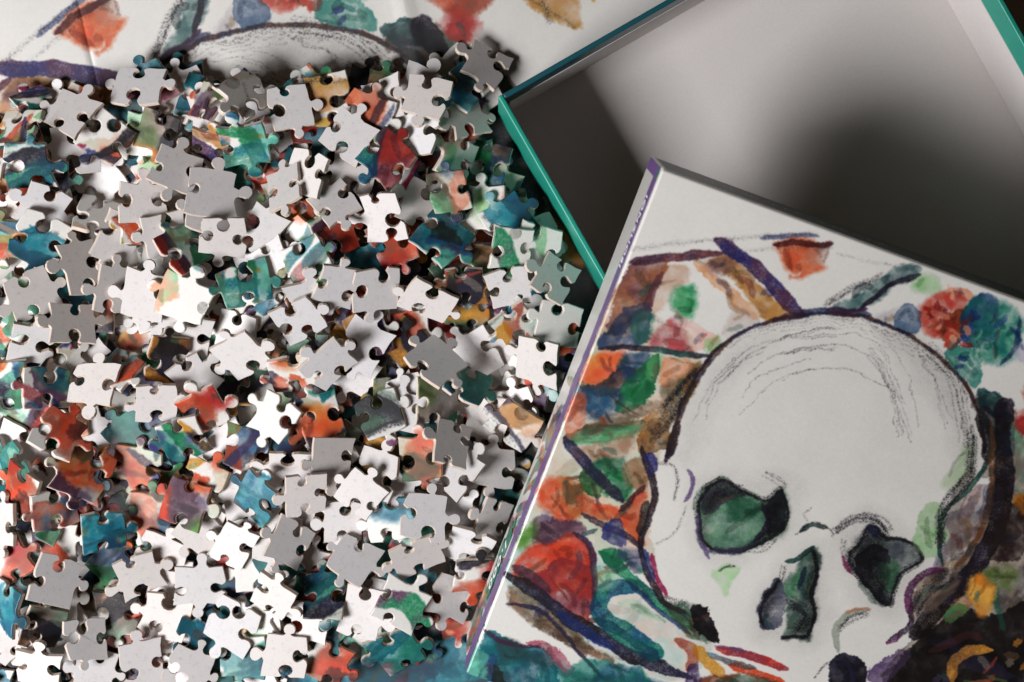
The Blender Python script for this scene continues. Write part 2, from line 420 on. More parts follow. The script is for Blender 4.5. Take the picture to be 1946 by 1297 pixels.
stroke(B((150, 1035), (260, 1100), (420, 1120)), 9, (90, 50, 80), .85)
stroke(B((1110, 1085), (1170, 1120), (1190, 1180), (1165, 1230)), 22, (165, 85, 70), .9, (190, 130, 100))
stroke(B((1200, 1120), (1250, 1180), (1340, 1265)), 22, (208, 145, 45), .93)
stroke(B((1310, 1125), (1460, 1160), (1660, 1225)), 17, (205, 52, 42), .95, (150, 50, 60))
stroke(B((1300, 1115), (1450, 1140)), 9, (120, 90, 130), .8)
stroke(B((1370, 1210), (1520, 1260), (1640, 1300)), 17, (212, 75, 42), .95)
stroke(B((1260, 1150), (1380, 1200), (1500, 1230)), 12, (70, 120, 150), .8, (90, 90, 95))
wash(B((1170, 1225), (1210, 1200), (1240, 1320), (1160, 1320)), (70, 50, 100), .9)
wash(B((1240, 1280), (1400, 1260), (1660, 1320), (1600, 1420), (1240, 1400)), (60, 90, 70), .9, (130, 70, 50))

# --- the skull: crown outline, temples, jaw
rr0 = random.Random(61)
crown = A((372, 1330), (395, 1230), (425, 1130), (455, 1050), (510, 950), (600, 850), (715, 775), (830, 732), (960, 712), (1100, 706), (1230, 726), (1360, 775), (1480, 850), (1580, 940), (1650, 1020), (1700, 1130), (1722, 1297))
stroke(crown, 7, (34, 32, 56), .95, (70, 42, 34), taper=False)
stroke(A((372, 1330), (405, 1210), (450, 1080), (520, 950), (640, 825)), 12, (88, 60, 42), .8, (40, 34, 60))
stroke(A((830, 732), (960, 705), (1100, 695), (1240, 715)), 13, (40, 55, 90), .8, (60, 40, 70))
stroke(A((1050, 690), (1130, 695), (1220, 690)), 9, (70, 45, 75), .9)
for k, off in enumerate((10, 18, 30, 44)):
    coal([(x + (1560 - x) * off / 420, y + (830 - y) * off / 420) for x, y in crown[4 + k:16 - k]], 4, .6 - .1 * k, .46 - .04 * k, warp=30)
def shade(pts, dark, soft):
    poly = cat(to_canvas(pts), True); r = field(poly, True, soft * 1.5, 30)
    sl, d, ins, _ = r
    sd = np.where(ins, d, -d)
    m = np.clip(sd / soft * .5 + .5, 0, 1)
    art[sl] *= (1 - dark * m * (.55 + .9 * (N_GR[sl] - .5) + .5 * N_LO2[sl]))[..., None]
dome = [(x + (1570 - x) * .02, y + (850 - y) * .02) for x, y in crown]
shade(dome + A((1500, 1500), (600, 1500)), .035, 60)
shade(A((1330, 790), (1500, 870), (1640, 1020), (1720, 1290), (1640, 1320), (1560, 1100), (1430, 930)), .16, 34)
shade(A((430, 1290), (470, 1080), (620, 880), (800, 780), (820, 830), (660, 950), (540, 1120), (480, 1297)), .10, 30)
shade(B((1190, 380), (1280, 270), (1440, 290), (1680, 300), (1700, 540), (1450, 690), (1230, 680)), .10, 26)
shade(Cc((480, 600), (640, 450), (860, 560), (950, 700), (780, 960), (600, 860)), .12, 26)
shade(Cc((60, 1000), (220, 720), (420, 600), (440, 1040), (240, 1130)), .12, 24)
for k in range(16):                    # thin pencil lines running over the dome
    f = rr0.uniform(.06, .42); i0 = rr0.randrange(2, 9); n_ = rr0.randrange(3, 7)
    coal([(x + (1570 - x) * f + rr0.uniform(-5, 5), y + (860 - y) * f + rr0.uniform(-5, 5)) for x, y in crown[i0:i0 + n_]], 3.2, .5, .44, warp=20)
for k in range(10):
    x0, y0 = rr0.uniform(1180, 1500), rr0.uniform(830, 950)
    coal(A((x0, y0), (x0 + 70, y0 + 120), (x0 + 120, y0 + rr0.uniform(220, 380))), 3.0, .45, .42, warp=24)
hatch(A((1240, 860), (1330, 990), (1420, 1230)), 3, 4, .45, .36, 12, 8)
hatch(A((1480, 860), (1600, 1000), (1640, 1250)), 7, 4, .65, .42, 14, 9)
hatch(A((470, 1000), (400, 1120), (320, 1230)), 8, 9, .75, .5, 12, 4)
stroke(A((1700, 1120), (1735, 1230), (1745, 1330)), 30, (40, 34, 36), .9, (80, 55, 40))
stroke(B((945, 120), (955, 190), (985, 270), (1000, 380), (965, 500), (930, 620), (958, 730), (1000, 820), (1050, 900), (1150, 945)), 13, (34, 30, 48), .96, (55, 40, 45))
stroke(B((955, 170), (990, 200), (985, 260)), 18, (52, 52, 125), .9)
stroke(B((960, 400), (945, 480), (935, 560)), 18, (38, 34, 34), .8)
stroke(B((985, 660), (1010, 760), (1058, 862)), 10, (150, 40, 80), .92)
stroke(B((950, 640), (970, 720), (1000, 790)), 13, (45, 55, 115), .85)
coal(B((1010, 210), (1090, 215), (1115, 290), (1100, 390)), 7, .8, .5)
coal(B((1160, 420), (1110, 540), (1010, 610)), 6, .7, .4)
hatch(B((1050, 880), (1130, 900), (1230, 930)), 3, 7, .8, .45, 6, 14)
stroke(B((1170, 238), (1197, 300), (1182, 360), (1152, 398)), 8, (108, 88, 132), .9)

# left eye
eyeL = B((1218, 400), (1280, 318), (1360, 298), (1430, 345), (1510, 378), (1570, 390), (1622, 345), (1658, 420), (1655, 500), (1580, 580), (1450, 638), (1330, 648), (1250, 600), (1222, 500))
wash(eyeL, (95, 145, 115), .8, (60, 112, 88))
wash(B((1230, 400), (1290, 320), (1380, 310), (1440, 370), (1330, 420), (1260, 470)), (85, 82, 95), .9)
wash(B((1380, 400), (1500, 385), (1560, 410), (1480, 470), (1380, 500)), (40, 100, 72), .85)
wash(B((1570, 400), (1625, 350), (1655, 430), (1640, 510), (1580, 560), (1560, 480)), (50, 60, 72), .95)
stroke(eyeL + eyeL[:1], 6, (28, 34, 38), .92, taper=False)
hatch(eyeL + eyeL[:1], 7, 4, .75, .5, 7, 71); hatch(B((1250, 420), (1330, 340), (1420, 350)), 6, 5, .7, .5, 14, 72); hatch(B((1590, 420), (1620, 470), (1580, 560)), 6, 5, .8, .5, 12, 73)
stroke(B((1540, 410), (1572, 480), (1545, 545), (1500, 590)), 14, (42, 34, 62), .92)
stroke(B((1210, 465), (1225, 570), (1270, 675)), 9, (105, 90, 135), .85)
stroke(B((1270, 640), (1400, 648), (1520, 590)), 11, (80, 72, 110), .7)
hatch(B((1450, 640), (1540, 640), (1590, 580)), 3, 5, .7, .45, 6, 21)
hatch(B((1540, 260), (1600, 290), (1640, 330)), 3, 5, .7, .4, 5, 22)
wash(B((1300, 745), (1355, 705), (1420, 722), (1385, 790), (1340, 860), (1320, 800)), (170, 210, 160), .75, edge=.15, drags=False)
coal(B((1325, 742), (1355, 722), (1392, 714)), 6, .9, .7)

# right eye, nose, cheek
eyeR = Cc((565, 650), (615, 592), (650, 525), (690, 530), (725, 575), (800, 580), (880, 612), (915, 685), (860, 722), (805, 760), (775, 840), (752, 910), (690, 870), (605, 770), (562, 700))
wash(eyeR, (72, 78, 88), .9, (95, 110, 105))
wash(Cc((600, 660), (700, 620), (760, 680), (720, 780), (750, 890), (680, 860), (600, 750)), (36, 34, 46), .95)
wash(Cc((700, 760), (790, 690), (800, 760), (760, 850)), (60, 118, 80), .8)
stroke(eyeR + eyeR[:1], 6, (28, 28, 36), .92, taper=False)
hatch(eyeR + eyeR[:1], 7, 4, .75, .5, 7, 74); hatch(Cc((610, 650), (660, 760), (740, 880)), 7, 6, .8, .5, 14, 75)
stroke(Cc((660, 520), (690, 570)), 16, (42, 46, 90), .9)
hatch(Cc((505, 545), (580, 488), (700, 490), (750, 545)), 6, 7, .8, .5, 6, 31)
hatch(Cc((530, 590), (540, 690), (620, 800)), 3, 5, .7, .4, 4, 32)
stroke(Cc((525, 672), (570, 755)), 8, (140, 50, 90), .9)
stroke(Cc((600, 800), (640, 850), (690, 900)), 9, (120, 140, 130), .7)
wash(Cc((105, 965), (120, 885), (200, 792), (235, 810), (240, 880), (215, 970), (190, 1015), (140, 1022)), (92, 95, 112), .92, (60, 64, 84))
wash(Cc((255, 800), (370, 630), (410, 655), (408, 770), (380, 860), (392, 1000), (340, 1080), (225, 1085), (235, 1035), (240, 900)), (92, 118, 105), .88, (60, 80, 84))
wash(Cc((250, 860), (300, 750), (330, 760), (280, 870)), (80, 165, 105), .85)
stroke(Cc((380, 650), (398, 760), (372, 860), (385, 980), (340, 1065), (225, 1075)), 8, (26, 26, 34), .96, taper=False)
stroke(Cc((215, 795), (140, 880), (112, 960), (140, 1015)), 7, (34, 32, 50), .93)
stroke(Cc((245, 695), (310, 680), (385, 620)), 12, (36, 66, 62), .92)
stroke(Cc((330, 730), (310, 830)), 11, (34, 38, 72), .85)
hatch(Cc((250, 900), (330, 960), (280, 1050)), 6, 9, .8, .5, 14, 41)
hatch(Cc((235, 730), (225, 800), (150, 880)), 3, 5, .8, .5, 5, 42)
stroke(Cc((310, 552), (370, 518), (452, 530)), 9, (32, 52, 50), .92)
coal(Cc((290, 565), (380, 505), (470, 540), (478, 580)), 5, .8, .5)
coal(Cc((345, 500), (335, 460), (370, 432)), 5, .7, .45)
stroke(Cc((505, 1140), (492, 1040), (545, 960), (650, 932)), 15, (150, 160, 145), .8)
stroke(Cc((540, 950), (600, 928), (665, 935)), 6, (205, 140, 110), .8)
hatch(Cc((510, 1030), (560, 980), (650, 950)), 4, 8, .7, .42, 6, 44)
wash(Cc((875, 570), (935, 435), (1010, 415), (1040, 500), (1000, 670), (920, 672)), (150, 190, 140), .8, edge=.15)
wash(Cc((1010, 320), (1080, 230), (1150, 100), (1180, 200), (1090, 340)), (165, 185, 150), .6)
wash(Cc((1050, 480), (1130, 440), (1230, 330), (1200, 560), (1090, 700), (1040, 640)), (165, 150, 140), .8, (110, 105, 115))
stroke(Cc((1240, 0), (1250, 180), (1160, 330), (1045, 440), (1005, 560), (1020, 720)), 10, (36, 44, 48), .92, (40, 80, 70))
hatch(Cc((1160, 40), (1150, 250), (1030, 420), (1000, 600)), 8, 8, .8, .5, 10, 51)
stroke(Cc((1325, -60), (1325, 180), (1315, 420), (1260, 600), (1150, 770), (1030, 900), (900, 1040)), 38, (28, 22, 24), .97, (40, 34, 52), taper=False)
stroke(Cc((1260, 0), (1265, 250), (1250, 430), (1190, 590), (1080, 730)), 12, (130, 85, 55), .85, (80, 60, 50))
wash(Cc((860, 985), (900, 790), (1060, 745), (1120, 790), (1000, 930)), (150, 128, 110), .85, (95, 85, 85))
stroke(Cc((1030, 740), (920, 760), (850, 860), (862, 990), (800, 1060), (745, 1100)), 13, (46, 34, 52), .93, (110, 50, 95))
hatch(Cc((880, 960), (930, 850), (1060, 760)), 7, 8, .8, .5, 12, 52)
wash(Cc((740, 1300), (860, 1120), (1000, 1005), (1130, 940), (1300, 960), (1460, 900), (1520, 1320), (1400, 1450), (740, 1450)), (26, 22, 24), .95, (48, 40, 36), edge=.1)
wash(Cc((1340, 420), (1440, 450), (1420, 640), (1320, 700), (1260, 620)), (52, 40, 40), .93)
wash(Cc((1160, 810), (1210, 758), (1275, 840), (1245, 945), (1185, 935)), (210, 120, 36), .97, (225, 160, 60))
wash(Cc((1070, 920), (1130, 870), (1160, 910), (1110, 960)), (215, 165, 130), .8)

wash(Cc((1370, 400), (1420, 355), (1470, 400), (1430, 460)), (210, 130, 40), .95)
wash(Cc((1225, 740), (1330, 720), (1400, 760), (1340, 830), (1240, 810)), (95, 128, 60), .85, (150, 165, 150))
stroke(Cc((1290, 830), (1290, 920), (1330, 1040)), 10, (40, 120, 100), .7)
wash(Cc((660, 1250), (800, 1130), (860, 1150), (820, 1220), (720, 1310), (690, 1310)), (98, 76, 116), .9)
wash(Cc((465, 1250), (490, 1180), (550, 1150), (620, 1180), (650, 1260), (620, 1360), (500, 1360)), (22, 20, 26), .98, (40, 44, 84))
coal(Cc((385, 1270), (430, 1220), (490, 1190)), 5, .8, .5)
wash(Cc((1370, 0), (1425, 60), (1440, 330), (1385, 340), (1380, 160)), (195, 165, 155), .8, (140, 185, 160))
wash(Cc((1390, -30), (1470, -20), (1460, 60), (1400, 40)), (180, 60, 55), .9)

# sockets and nose deepen towards their shadow side
shade(B((1225, 420), (1290, 325), (1400, 320), (1440, 380), (1330, 410), (1260, 520), (1300, 620), (1240, 580)), .62, 12)
shade(B((1560, 400), (1625, 350), (1660, 430), (1640, 530), (1560, 590), (1440, 630), (1540, 540)), .65, 12)
shade(Cc((570, 650), (650, 540), (740, 590), (720, 720), (750, 900), (650, 830)), .55, 12)
shade(Cc((380, 650), (410, 700), (385, 860), (395, 1000), (330, 1075), (240, 1075), (330, 980), (340, 800)), .65, 10)
shade(Cc((110, 960), (130, 880), (215, 795), (180, 900), (150, 1010)), .5, 9)
# flowers, fruit and leaves in the dark lower corner, body colour over the dark
OPQ[0] = 1.0
for i in range(46):
    x_, y_ = rr1.uniform(880, 1480), rr1.uniform(980, 1330)
    if y_ < 1330 - (x_ - 800) * .62 + 60: continue
    a_ = rr1.uniform(-1.2, 1.2); l_ = rr1.uniform(30, 110)
    c_ = rr1.choice(((190, 120, 45), (90, 70, 48), (70, 95, 55), (150, 85, 50), (40, 70, 70), (120, 110, 95), (60, 50, 75), (165, 60, 45)))
    stroke(Cc((x_, y_), (x_ + l_ * .5 * math.cos(a_) + 10, y_ + l_ * .5 * math.sin(a_)), (x_ + l_ * math.cos(a_), y_ + l_ * math.sin(a_))), rr1.uniform(5, 16), c_, .62)
stroke(Cc((1065, 1290), (1070, 1200), (1150, 1140), (1260, 1135)), 20, (205, 140, 50), .85, (150, 100, 50))
wash(Cc((1160, 810), (1210, 758), (1275, 840), (1245, 945), (1185, 935)), (214, 125, 40), .9, (225, 165, 70))
wash(Cc((1030, 970), (1080, 920), (1130, 940), (1070, 1000)), (70, 110, 60), .8)
for i in range(22):
    cx_, cy_ = rr1.choice(((1530, 700), (1700, 740), (1790, 790), (1600, 760)))
    a_ = rr1.uniform(0, 6.28); l_ = rr1.uniform(25, 80); p0 = (cx_ + rr1.uniform(-55, 55), cy_ + rr1.uniform(-55, 55))
    c_ = rr1.choice(((185, 45, 38), (222, 130, 105), (110, 35, 38), (235, 170, 140)) if cx_ < 1650 else ((25, 50, 115), (22, 100, 98), (95, 170, 150), (36, 38, 66)))
    stroke(A(p0, (p0[0] + l_ * .5 * math.cos(a_) + 8, p0[1] + l_ * .5 * math.sin(a_)), (p0[0] + l_ * math.cos(a_), p0[1] + l_ * math.sin(a_))), rr1.uniform(4, 12), c_, .6)
OPQ[0] = 0.5
# --- the picture beyond what the lid shows in the photograph (seen on the poster and the pieces)
P_ = lambda *p: list(p)
wash(P_((1945, 745), (1975, 700), (2020, 690), (2060, 720), (2050, 770), (2010, 800), (1965, 790)), (205, 72, 42), .97, (150, 80, 60))
wash(P_((1990, 720), (2030, 715), (2040, 760), (2000, 770)), (110, 60, 55), .8)
wash(P_((2070, 880), (2050, 800), (2090, 740), (2130, 720), (2120, 800), (2100, 900)), (205, 150, 105), .92, (190, 140, 70))
stroke(P_((2130, 720), (2140, 800), (2130, 880)), 22, (205, 165, 70), .85)
coal(P_((2060, 870), (2090, 790), (2120, 730)), 12, .6, .45)
PAL = [(20, 110, 120), (30, 130, 85), (205, 75, 45), (60, 60, 120), (150, 105, 60), (95, 62, 90), (200, 140, 55), (90, 165, 145),
       (190, 95, 100), (36, 34, 52), (225, 165, 125), (32, 80, 125), (140, 195, 150)]
rr = random.Random(5)
def blob(u, v, r, c, c2, al=.92):
    pts = []
    k = rr.randint(5, 8); a0 = rr.uniform(0, 6.28); st = rr.uniform(.5, 1)
    for i in range(k):
        a = a0 + i * 6.283 / k; q = r * rr.uniform(.65, 1.25)
        x, y = q * math.cos(a), q * math.sin(a) * st
        pts.append(((u + x - U0) * PPM, (v + y - V0) * PPM))
    wash(pts, c, al, c2, raw=True)
def band(u0, v0, u1, v1, wd, c, c2):
    m = ((u0 + u1) / 2 + rr.uniform(-6, 6), (v0 + v1) / 2 + rr.uniform(-6, 6))
    stroke([((a - U0) * PPM, (b - V0) * PPM) for a, b in ((u0, v0), m, (u1, v1))], wd * 5.4, c, .92, c2, raw=True)
for i in range(62):        # below and right of the lid's part of the picture, and the wrap on its left wall
    z = rr.random()
    if z < .42: u, v = rr.uniform(-5, 215), rr.uniform(197, 226)
    elif z < .80: u, v = rr.uniform(176, 214), rr.uniform(60, 226)
    else: u, v = rr.uniform(-31, -8), rr.uniform(70, 225)
    c, c2 = rr.choice(PAL), rr.choice(PAL)
    if rr.random() < .6: blob(u, v, rr.uniform(4, 12), c, c2)
    else:
        a = rr.uniform(0, 6.28); l = rr.uniform(10, 24)
        band(u, v, u + l * math.cos(a), v + l * math.sin(a), rr.uniform(2, 5), c, c2)
for i, v in enumerate(np.linspace(52, 212, 34)):   # brush marks running over the left edge down the wall
    c, c2 = rr.choice(PAL), rr.choice(PAL)
    band(-1 if v > 62 else -2, v + rr.uniform(-3, 3), -29 if v > 80 else -14, v + rr.uniform(4, 16), rr.uniform(1.6, 5.5), c, c2)
for px, py, rad in ((900, 1240, 11), (930, 1290, 12), (760, 1235, 9), (700, 1290, 10), (820, 1300, 10)):
    u, v = poster_mm(px, py); blob(u, v, rad, (20, 122, 138), (25, 92, 125), .97)
art = np.clip(art, 0.01, 1)

def make_image(name, arr):
    h, w_ = arr.shape[:2]
    im = bpy.data.images.new(name, w_, h, alpha=False)
    px = np.ones((h, w_, 4), np.float32); px[..., :3] = arr[::-1]
    im.pixels.foreach_set(px.ravel()); im.update(); im.pack()
    return im
IMG = make_image('watercolour', art)
def art_uv(u, v):          # millimetres on the picture -> texture coordinate
    return ((u - U0) / (U1 - U0), 1 - (v - V0) / (V1 - V0))

def print_mat(name, rough=0.38, gloss=0.45, grain=1500.0, bump=0.15, coat=0.0, lo=.93, pale=0.0):
    m, nt, b = nodes_of(name)
    t = nt.nodes.new('ShaderNodeTexImage'); t.image = IMG; t.extension = 'MIRROR'; t.interpolation = 'Cubic'
    tc = nt.nodes.new('ShaderNodeTexCoord')
    n = nt.nodes.new('ShaderNodeTexNoise'); n.inputs['Scale'].default_value = grain; n.inputs['Detail'].default_value = 3
    nt.links.new(tc.outputs['Object'], n.inputs['Vector'])
    r = nt.nodes.new('ShaderNodeMapRange'); r.inputs['To Min'].default_value = lo; r.inputs['To Max'].default_value = 2 - lo - .02
    nt.links.new(n.outputs['Fac'], r.inputs['Value'])
    s = nt.nodes.new('ShaderNodeVectorMath'); s.operation = 'SCALE'
    nt.links.new(t.outputs['Color'], s.inputs[0]); nt.links.new(r.outputs['Result'], s.inputs['Scale'])
    pm = nt.nodes.new('ShaderNodeMix'); pm.data_type = 'RGBA'; pm.inputs[0].default_value = pale
    pm.inputs[7].default_value = (.74, .72, .69, 1)
    nt.links.new(s.outputs['Vector'], pm.inputs[6]); nt.links.new(pm.outputs[2], b.inputs['Base Color'])
    bp = nt.nodes.new('ShaderNodeBump'); bp.inputs['Strength'].default_value = bump; bp.inputs['Distance'].default_value = .0001
    nt.links.new(n.outputs['Fac'], bp.inputs['Height']); nt.links.new(bp.outputs['Normal'], b.inputs['Normal'])
    b.inputs['Roughness'].default_value = rough; b.inputs['Specular IOR Level'].default_value = gloss
    b.inputs['Coat Weight'].default_value = coat; b.inputs['Coat Roughness'].default_value = .22
    return m

M_PIECE = print_mat('piece_print', .42, .45, 2600, .2, lo=.84)
M_LID = print_mat('lid_print', .4, .4, 1600, .08, coat=.5)
M_POSTER = print_mat('poster_print', .6, .25, 1600, .1, pale=.03)
M_BACK = plain('grey_board_back', (0.68, 0.665, 0.665), .5, .4, .10, 2200, .3)
nt = M_BACK.node_tree
oi = nt.nodes.new('ShaderNodeObjectInfo'); mr = nt.nodes.new('ShaderNodeMapRange')
mr.inputs['To Min'].default_value = .80; mr.inputs['To Max'].default_value = 1.16
nt.links.new(oi.outputs['Random'], mr.inputs['Value'])
vs = [n for n in nt.nodes if n.type == 'VECT_MATH'][0]
v2 = nt.nodes.new('ShaderNodeVectorMath'); v2.operation = 'SCALE'
nt.links.new(vs.outputs['Vector'], v2.inputs[0]); nt.links.new(mr.outputs['Result'], v2.inputs['Scale'])
wm = nt.nodes.new('ShaderNodeMix'); wm.data_type = 'RGBA'; wm.blend_type = 'MULTIPLY'; wm.inputs[7].default_value = (1, .955, .90, 1)
rw = nt.nodes.new('ShaderNodeMath'); rw.operation = 'FRACT'; rm = nt.nodes.new('ShaderNodeMath'); rm.operation = 'MULTIPLY'; rm.inputs[1].default_value = 37.3
nt.links.new(oi.outputs['Random'], rm.inputs[0]); nt.links.new(rm.outputs[0], rw.inputs[0]); nt.links.new(rw.outputs[0], wm.inputs[0])
nt.links.new(v2.outputs['Vector'], wm.inputs[6])
fb = nt.nodes.new('ShaderNodeTexNoise'); fb.inputs['Scale'].default_value = 420; fb.inputs['Detail'].default_value = 6; fb.inputs['Roughness'].default_value = .75
tcb = nt.nodes.new('ShaderNodeTexCoord'); nt.links.new(tcb.outputs['Object'], fb.inputs['Vector'])
fr = nt.nodes.new('ShaderNodeMapRange'); fr.inputs['From Min'].default_value = .3; fr.inputs['From Max'].default_value = .46; fr.inputs['To Min'].default_value = .80
nt.links.new(fb.outputs['Fac'], fr.inputs['Value'])
v3 = nt.nodes.new('ShaderNodeVectorMath'); v3.operation = 'SCALE'
nt.links.new(wm.outputs[2], v3.inputs[0]); nt.links.new(fr.outputs['Result'], v3.inputs['Scale'])
nt.links.new(v3.outputs['Vector'], nt.nodes['Principled BSDF'].inputs['Base Color'])
M_EDGE = plain('cut_board_edge', (0.60, 0.50, 0.42), .85, .1, .22, 2500)
M_TEAL = plain('teal_paper', (0.012, 0.28, 0.20), .36, .5, .12, 120)
nt = M_TEAL.node_tree; bsd = nt.nodes['Principled BSDF']
src = bsd.inputs['Base Color'].links[0].from_socket
bv = nt.nodes.new('ShaderNodeBevel'); bv.inputs['Radius'].default_value = .0009; bv.samples = 6
ge = nt.nodes.new('ShaderNodeNewGeometry'); dt = nt.nodes.new('ShaderNodeVectorMath'); dt.operation = 'DOT_PRODUCT'
nt.links.new(bv.outputs['Normal'], dt.inputs[0]); nt.links.new(ge.outputs['True Normal'], dt.inputs[1])
nz = nt.nodes.new('ShaderNodeTexNoise'); nz.inputs['Scale'].default_value = 260; nz.inputs['Detail'].default_value = 5
tc_ = nt.nodes.new('ShaderNodeTexCoord'); nt.links.new(tc_.outputs['Object'], nz.inputs['Vector'])
ad = nt.nodes.new('ShaderNodeMath'); ad.operation = 'MULTIPLY_ADD'; ad.inputs[1].default_value = -.25; nt.links.new(nz.outputs['Fac'], ad.inputs[0]); nt.links.new(dt.outputs['Value'], ad.inputs[2])
wr = nt.nodes.new('ShaderNodeMapRange'); wr.inputs['From Min'].default_value = .84; wr.inputs['From Max'].default_value = .66; wr.inputs['To Max'].default_value = .55
nt.links.new(ad.outputs[0], wr.inputs['Value'])
mxw = nt.nodes.new('ShaderNodeMix'); mxw.data_type = 'RGBA'; mxw.inputs[7].default_value = (.35, .6, .5, 1)
nt.links.new(wr.outputs['Result'], mxw.inputs[0]); nt.links.new(src, mxw.inputs[6]); nt.links.new(mxw.outputs[2], bsd.inputs['Base Color'])
M_TEAL_SHADED = plain('shaded_teal_paper', (0.008, 0.075, 0.095), .4, .45, .05, 500)  # teal paper darkened: the far wall's grazing-light shade is in the colour
M_LINER = plain('grey_white_liner', (0.66, 0.62, 0.595), .8, .2, .07, 1100, .25)
M_PURPLE = plain('purple_paper', (0.155, 0.085, 0.245), .4, .4, .05, 600)
M_WHITE = plain('white_print', (0.85, 0.85, 0.85), .5, .3, .02, 600)
M_GREEN = plain('green_print', (0.03, 0.17, 0.11), .45, .35, .06, 500)
M_SHADEDW = plain('shaded_green_paper', (0.030, 0.048, 0.042), .45, .4, .1, 300)  # green print with the shade of the lid's unlit wall mixed into its colour
M_TABLE = plain('dark_table', (0.03, 0.022, 0.018), .5, .4, .3, 60)

# ------------------------------------------------------------------ table and poster
tb = mesh_obj('table_top', [(-.9, -.9, -.0012), (.9, -.9, -.0012), (.9, .9, -.0012), (-.9, .9, -.0012)], [(0, 1, 2, 3)], [M_TABLE])
tag(tb, kind='structure')

def poster_uv(x, y):
    q = SIM * complex(x - g1.x, -(y - g1.y))
    return art_uv(a1[0] + q.real, a1[1] + q.imag)
# folded sheet: creases are real valleys in the paper
f1a, f1b = at(155, 30), at(188, 170)
f2a, f2b = at(772, -20), at(800, 140)
xs = np.unique(np.concatenate([np.linspace(-.26, .20, 93)]))
ys = np.linspace(-.26, .16, 85)
def line_d(x, y, a, b):
    d = Vector((b.x - a.x, b.y - a.y)).normalized()
    return (x - a.x) * d.y - (y - a.y) * d.x
pv = []; puv = []
du1 = Vector((f1b.x - f1a.x, f1b.y - f1a.y)).normalized()
cols = []
offs = sorted(set([round(v, 5) for v in np.linspace(-.10, .37, 80)] + [-.003, -.0012, -.0004, 0, .0004, .0012, .003] +
                  [.126 + q for q in (-.004, -.0015, 0, .0015, .004)]))
perp = Vector((du1.y, -du1.x))
if perp.x < 0: perp = -perp
for o_ in offs:
    for s in np.linspace(-.16, .32, 60):
        p = Vector((f1a.x, f1a.y)) + perp * o_ + du1 * s
        z = 0.0004 + 0.0007 * (0.5 + 0.5 * math.sin(p.x * 31 + p.y * 17)) 
        z -= 0.0009 * math.exp(-(o_ / .0007) ** 2)
        z += 0.0016 * math.exp(-((o_ - .126) / .004) ** 2)
        pv.append((p.x, p.y, z)); puv.append(poster_uv(p.x, p.y))
nS = 60
pf = [(i * nS + j, i * nS + j + 1, (i + 1) * nS + j + 1, (i + 1) * nS + j) for i in range(len(offs) - 1) for j in range(nS - 1)]
if (Vector(pv[pf[0][1]]) - Vector(pv[pf[0][0]])).cross(Vector(pv[pf[0][3]]) - Vector(pv[pf[0][0]])).z < 0:
    pf = [f[::-1] for f in pf]
po = mesh_obj('art_poster', pv, pf, [M_POSTER], uv=puv, smooth=[True] * len(pf))
tag(po, 'folded white art poster with watercolour skull print lying under the heap of pieces', 'poster')

# ------------------------------------------------------------------ box base (open tray)
BH = 0.045
r0 = at(946, 184, BH); r1 = at(1262, -9, BH); r2 = at(1142, 548, BH); r3 = at(1908, 0, BH)
bx = (r1 - r0); bx.z = 0; bx.normalize()
byd = (r2 - r0); byd.z = 0; byd.normalize()
by = Vector((bx.y, -bx.x, 0))
if by.dot(byd) < 0: by = -by
ang = (by + byd).normalized(); by = ang; bx = Vector((-by.y, by.x, 0)) if Vector((-by.y, by.x, 0)).dot(bx) > 0 else Vector((by.y, -by.x, 0))
BW = (r3 - r0).dot(bx); BL_ = BW + 0.014
base_o = Vector((r0.x, r0.y, 0))
bc = base_o + bx * BW / 2 + by * BL_ / 2
base = bpy.data.objects.new('box_tray', None); COL.objects.link(base)
Mb = Matrix.Identity(4)
ny = -by
for i in range(3): Mb[i][0] = bx[i]; Mb[i][1] = ny[i]; Mb[i][2] = (0, 0, 1)[i]
Mb.translation = Vector((bc.x, bc.y, 0.0018)); base.matrix_world = Mb
tag(base, 'open empty teal puzzle box base with pale grey inside, standing on the poster', 'box')
hw, hl, T = BW / 2, BL_ / 2, 0.0020
box('floor_panel', -hw + T, hw - T, -hl + T, hl - T, 0.0, .0016, M_LINER, base)
def wall(name, x0, x1, y0, y1, mat, inward):
    o = box(name, x0, x1, y0, y1, 0.0, BH - .0018, mat, base, bevel=.00055)
    # inside: grey liner below, the coloured paper turned in over the rim above it
    e = .00025
    if inward[0]:
        xa = x1 if inward[0] > 0 else x0
        xb = xa + inward[0] * e
        box('liner_sheet', min(xa, xb), max(xa, xb), y0 + T, y1 - T, .0017, BH - .0150, M_LINER, o)
    else:
        ya = y1 if inward[1] > 0 else y0
        yb = ya + inward[1] * e
        box('liner_sheet', x0 + T, x1 - T, min(ya, yb), max(ya, yb), .0017, BH - .0150, M_LINER, o)
    return o
wall('side_wall', -hw, -hw + T, -hl, hl, M_TEAL, (1, 0))
wall('side_wall', hw - T, hw, -hl, hl, M_TEAL, (-1, 0))
wall('end_wall', -hw + T + .00002, hw - T - .00002, hl - T, hl, M_TEAL_SHADED, (0, -1))
wall('end_wall', -hw + T + .00002, hw - T - .00002, -hl, -hl + T, M_TEAL, (0, 1))

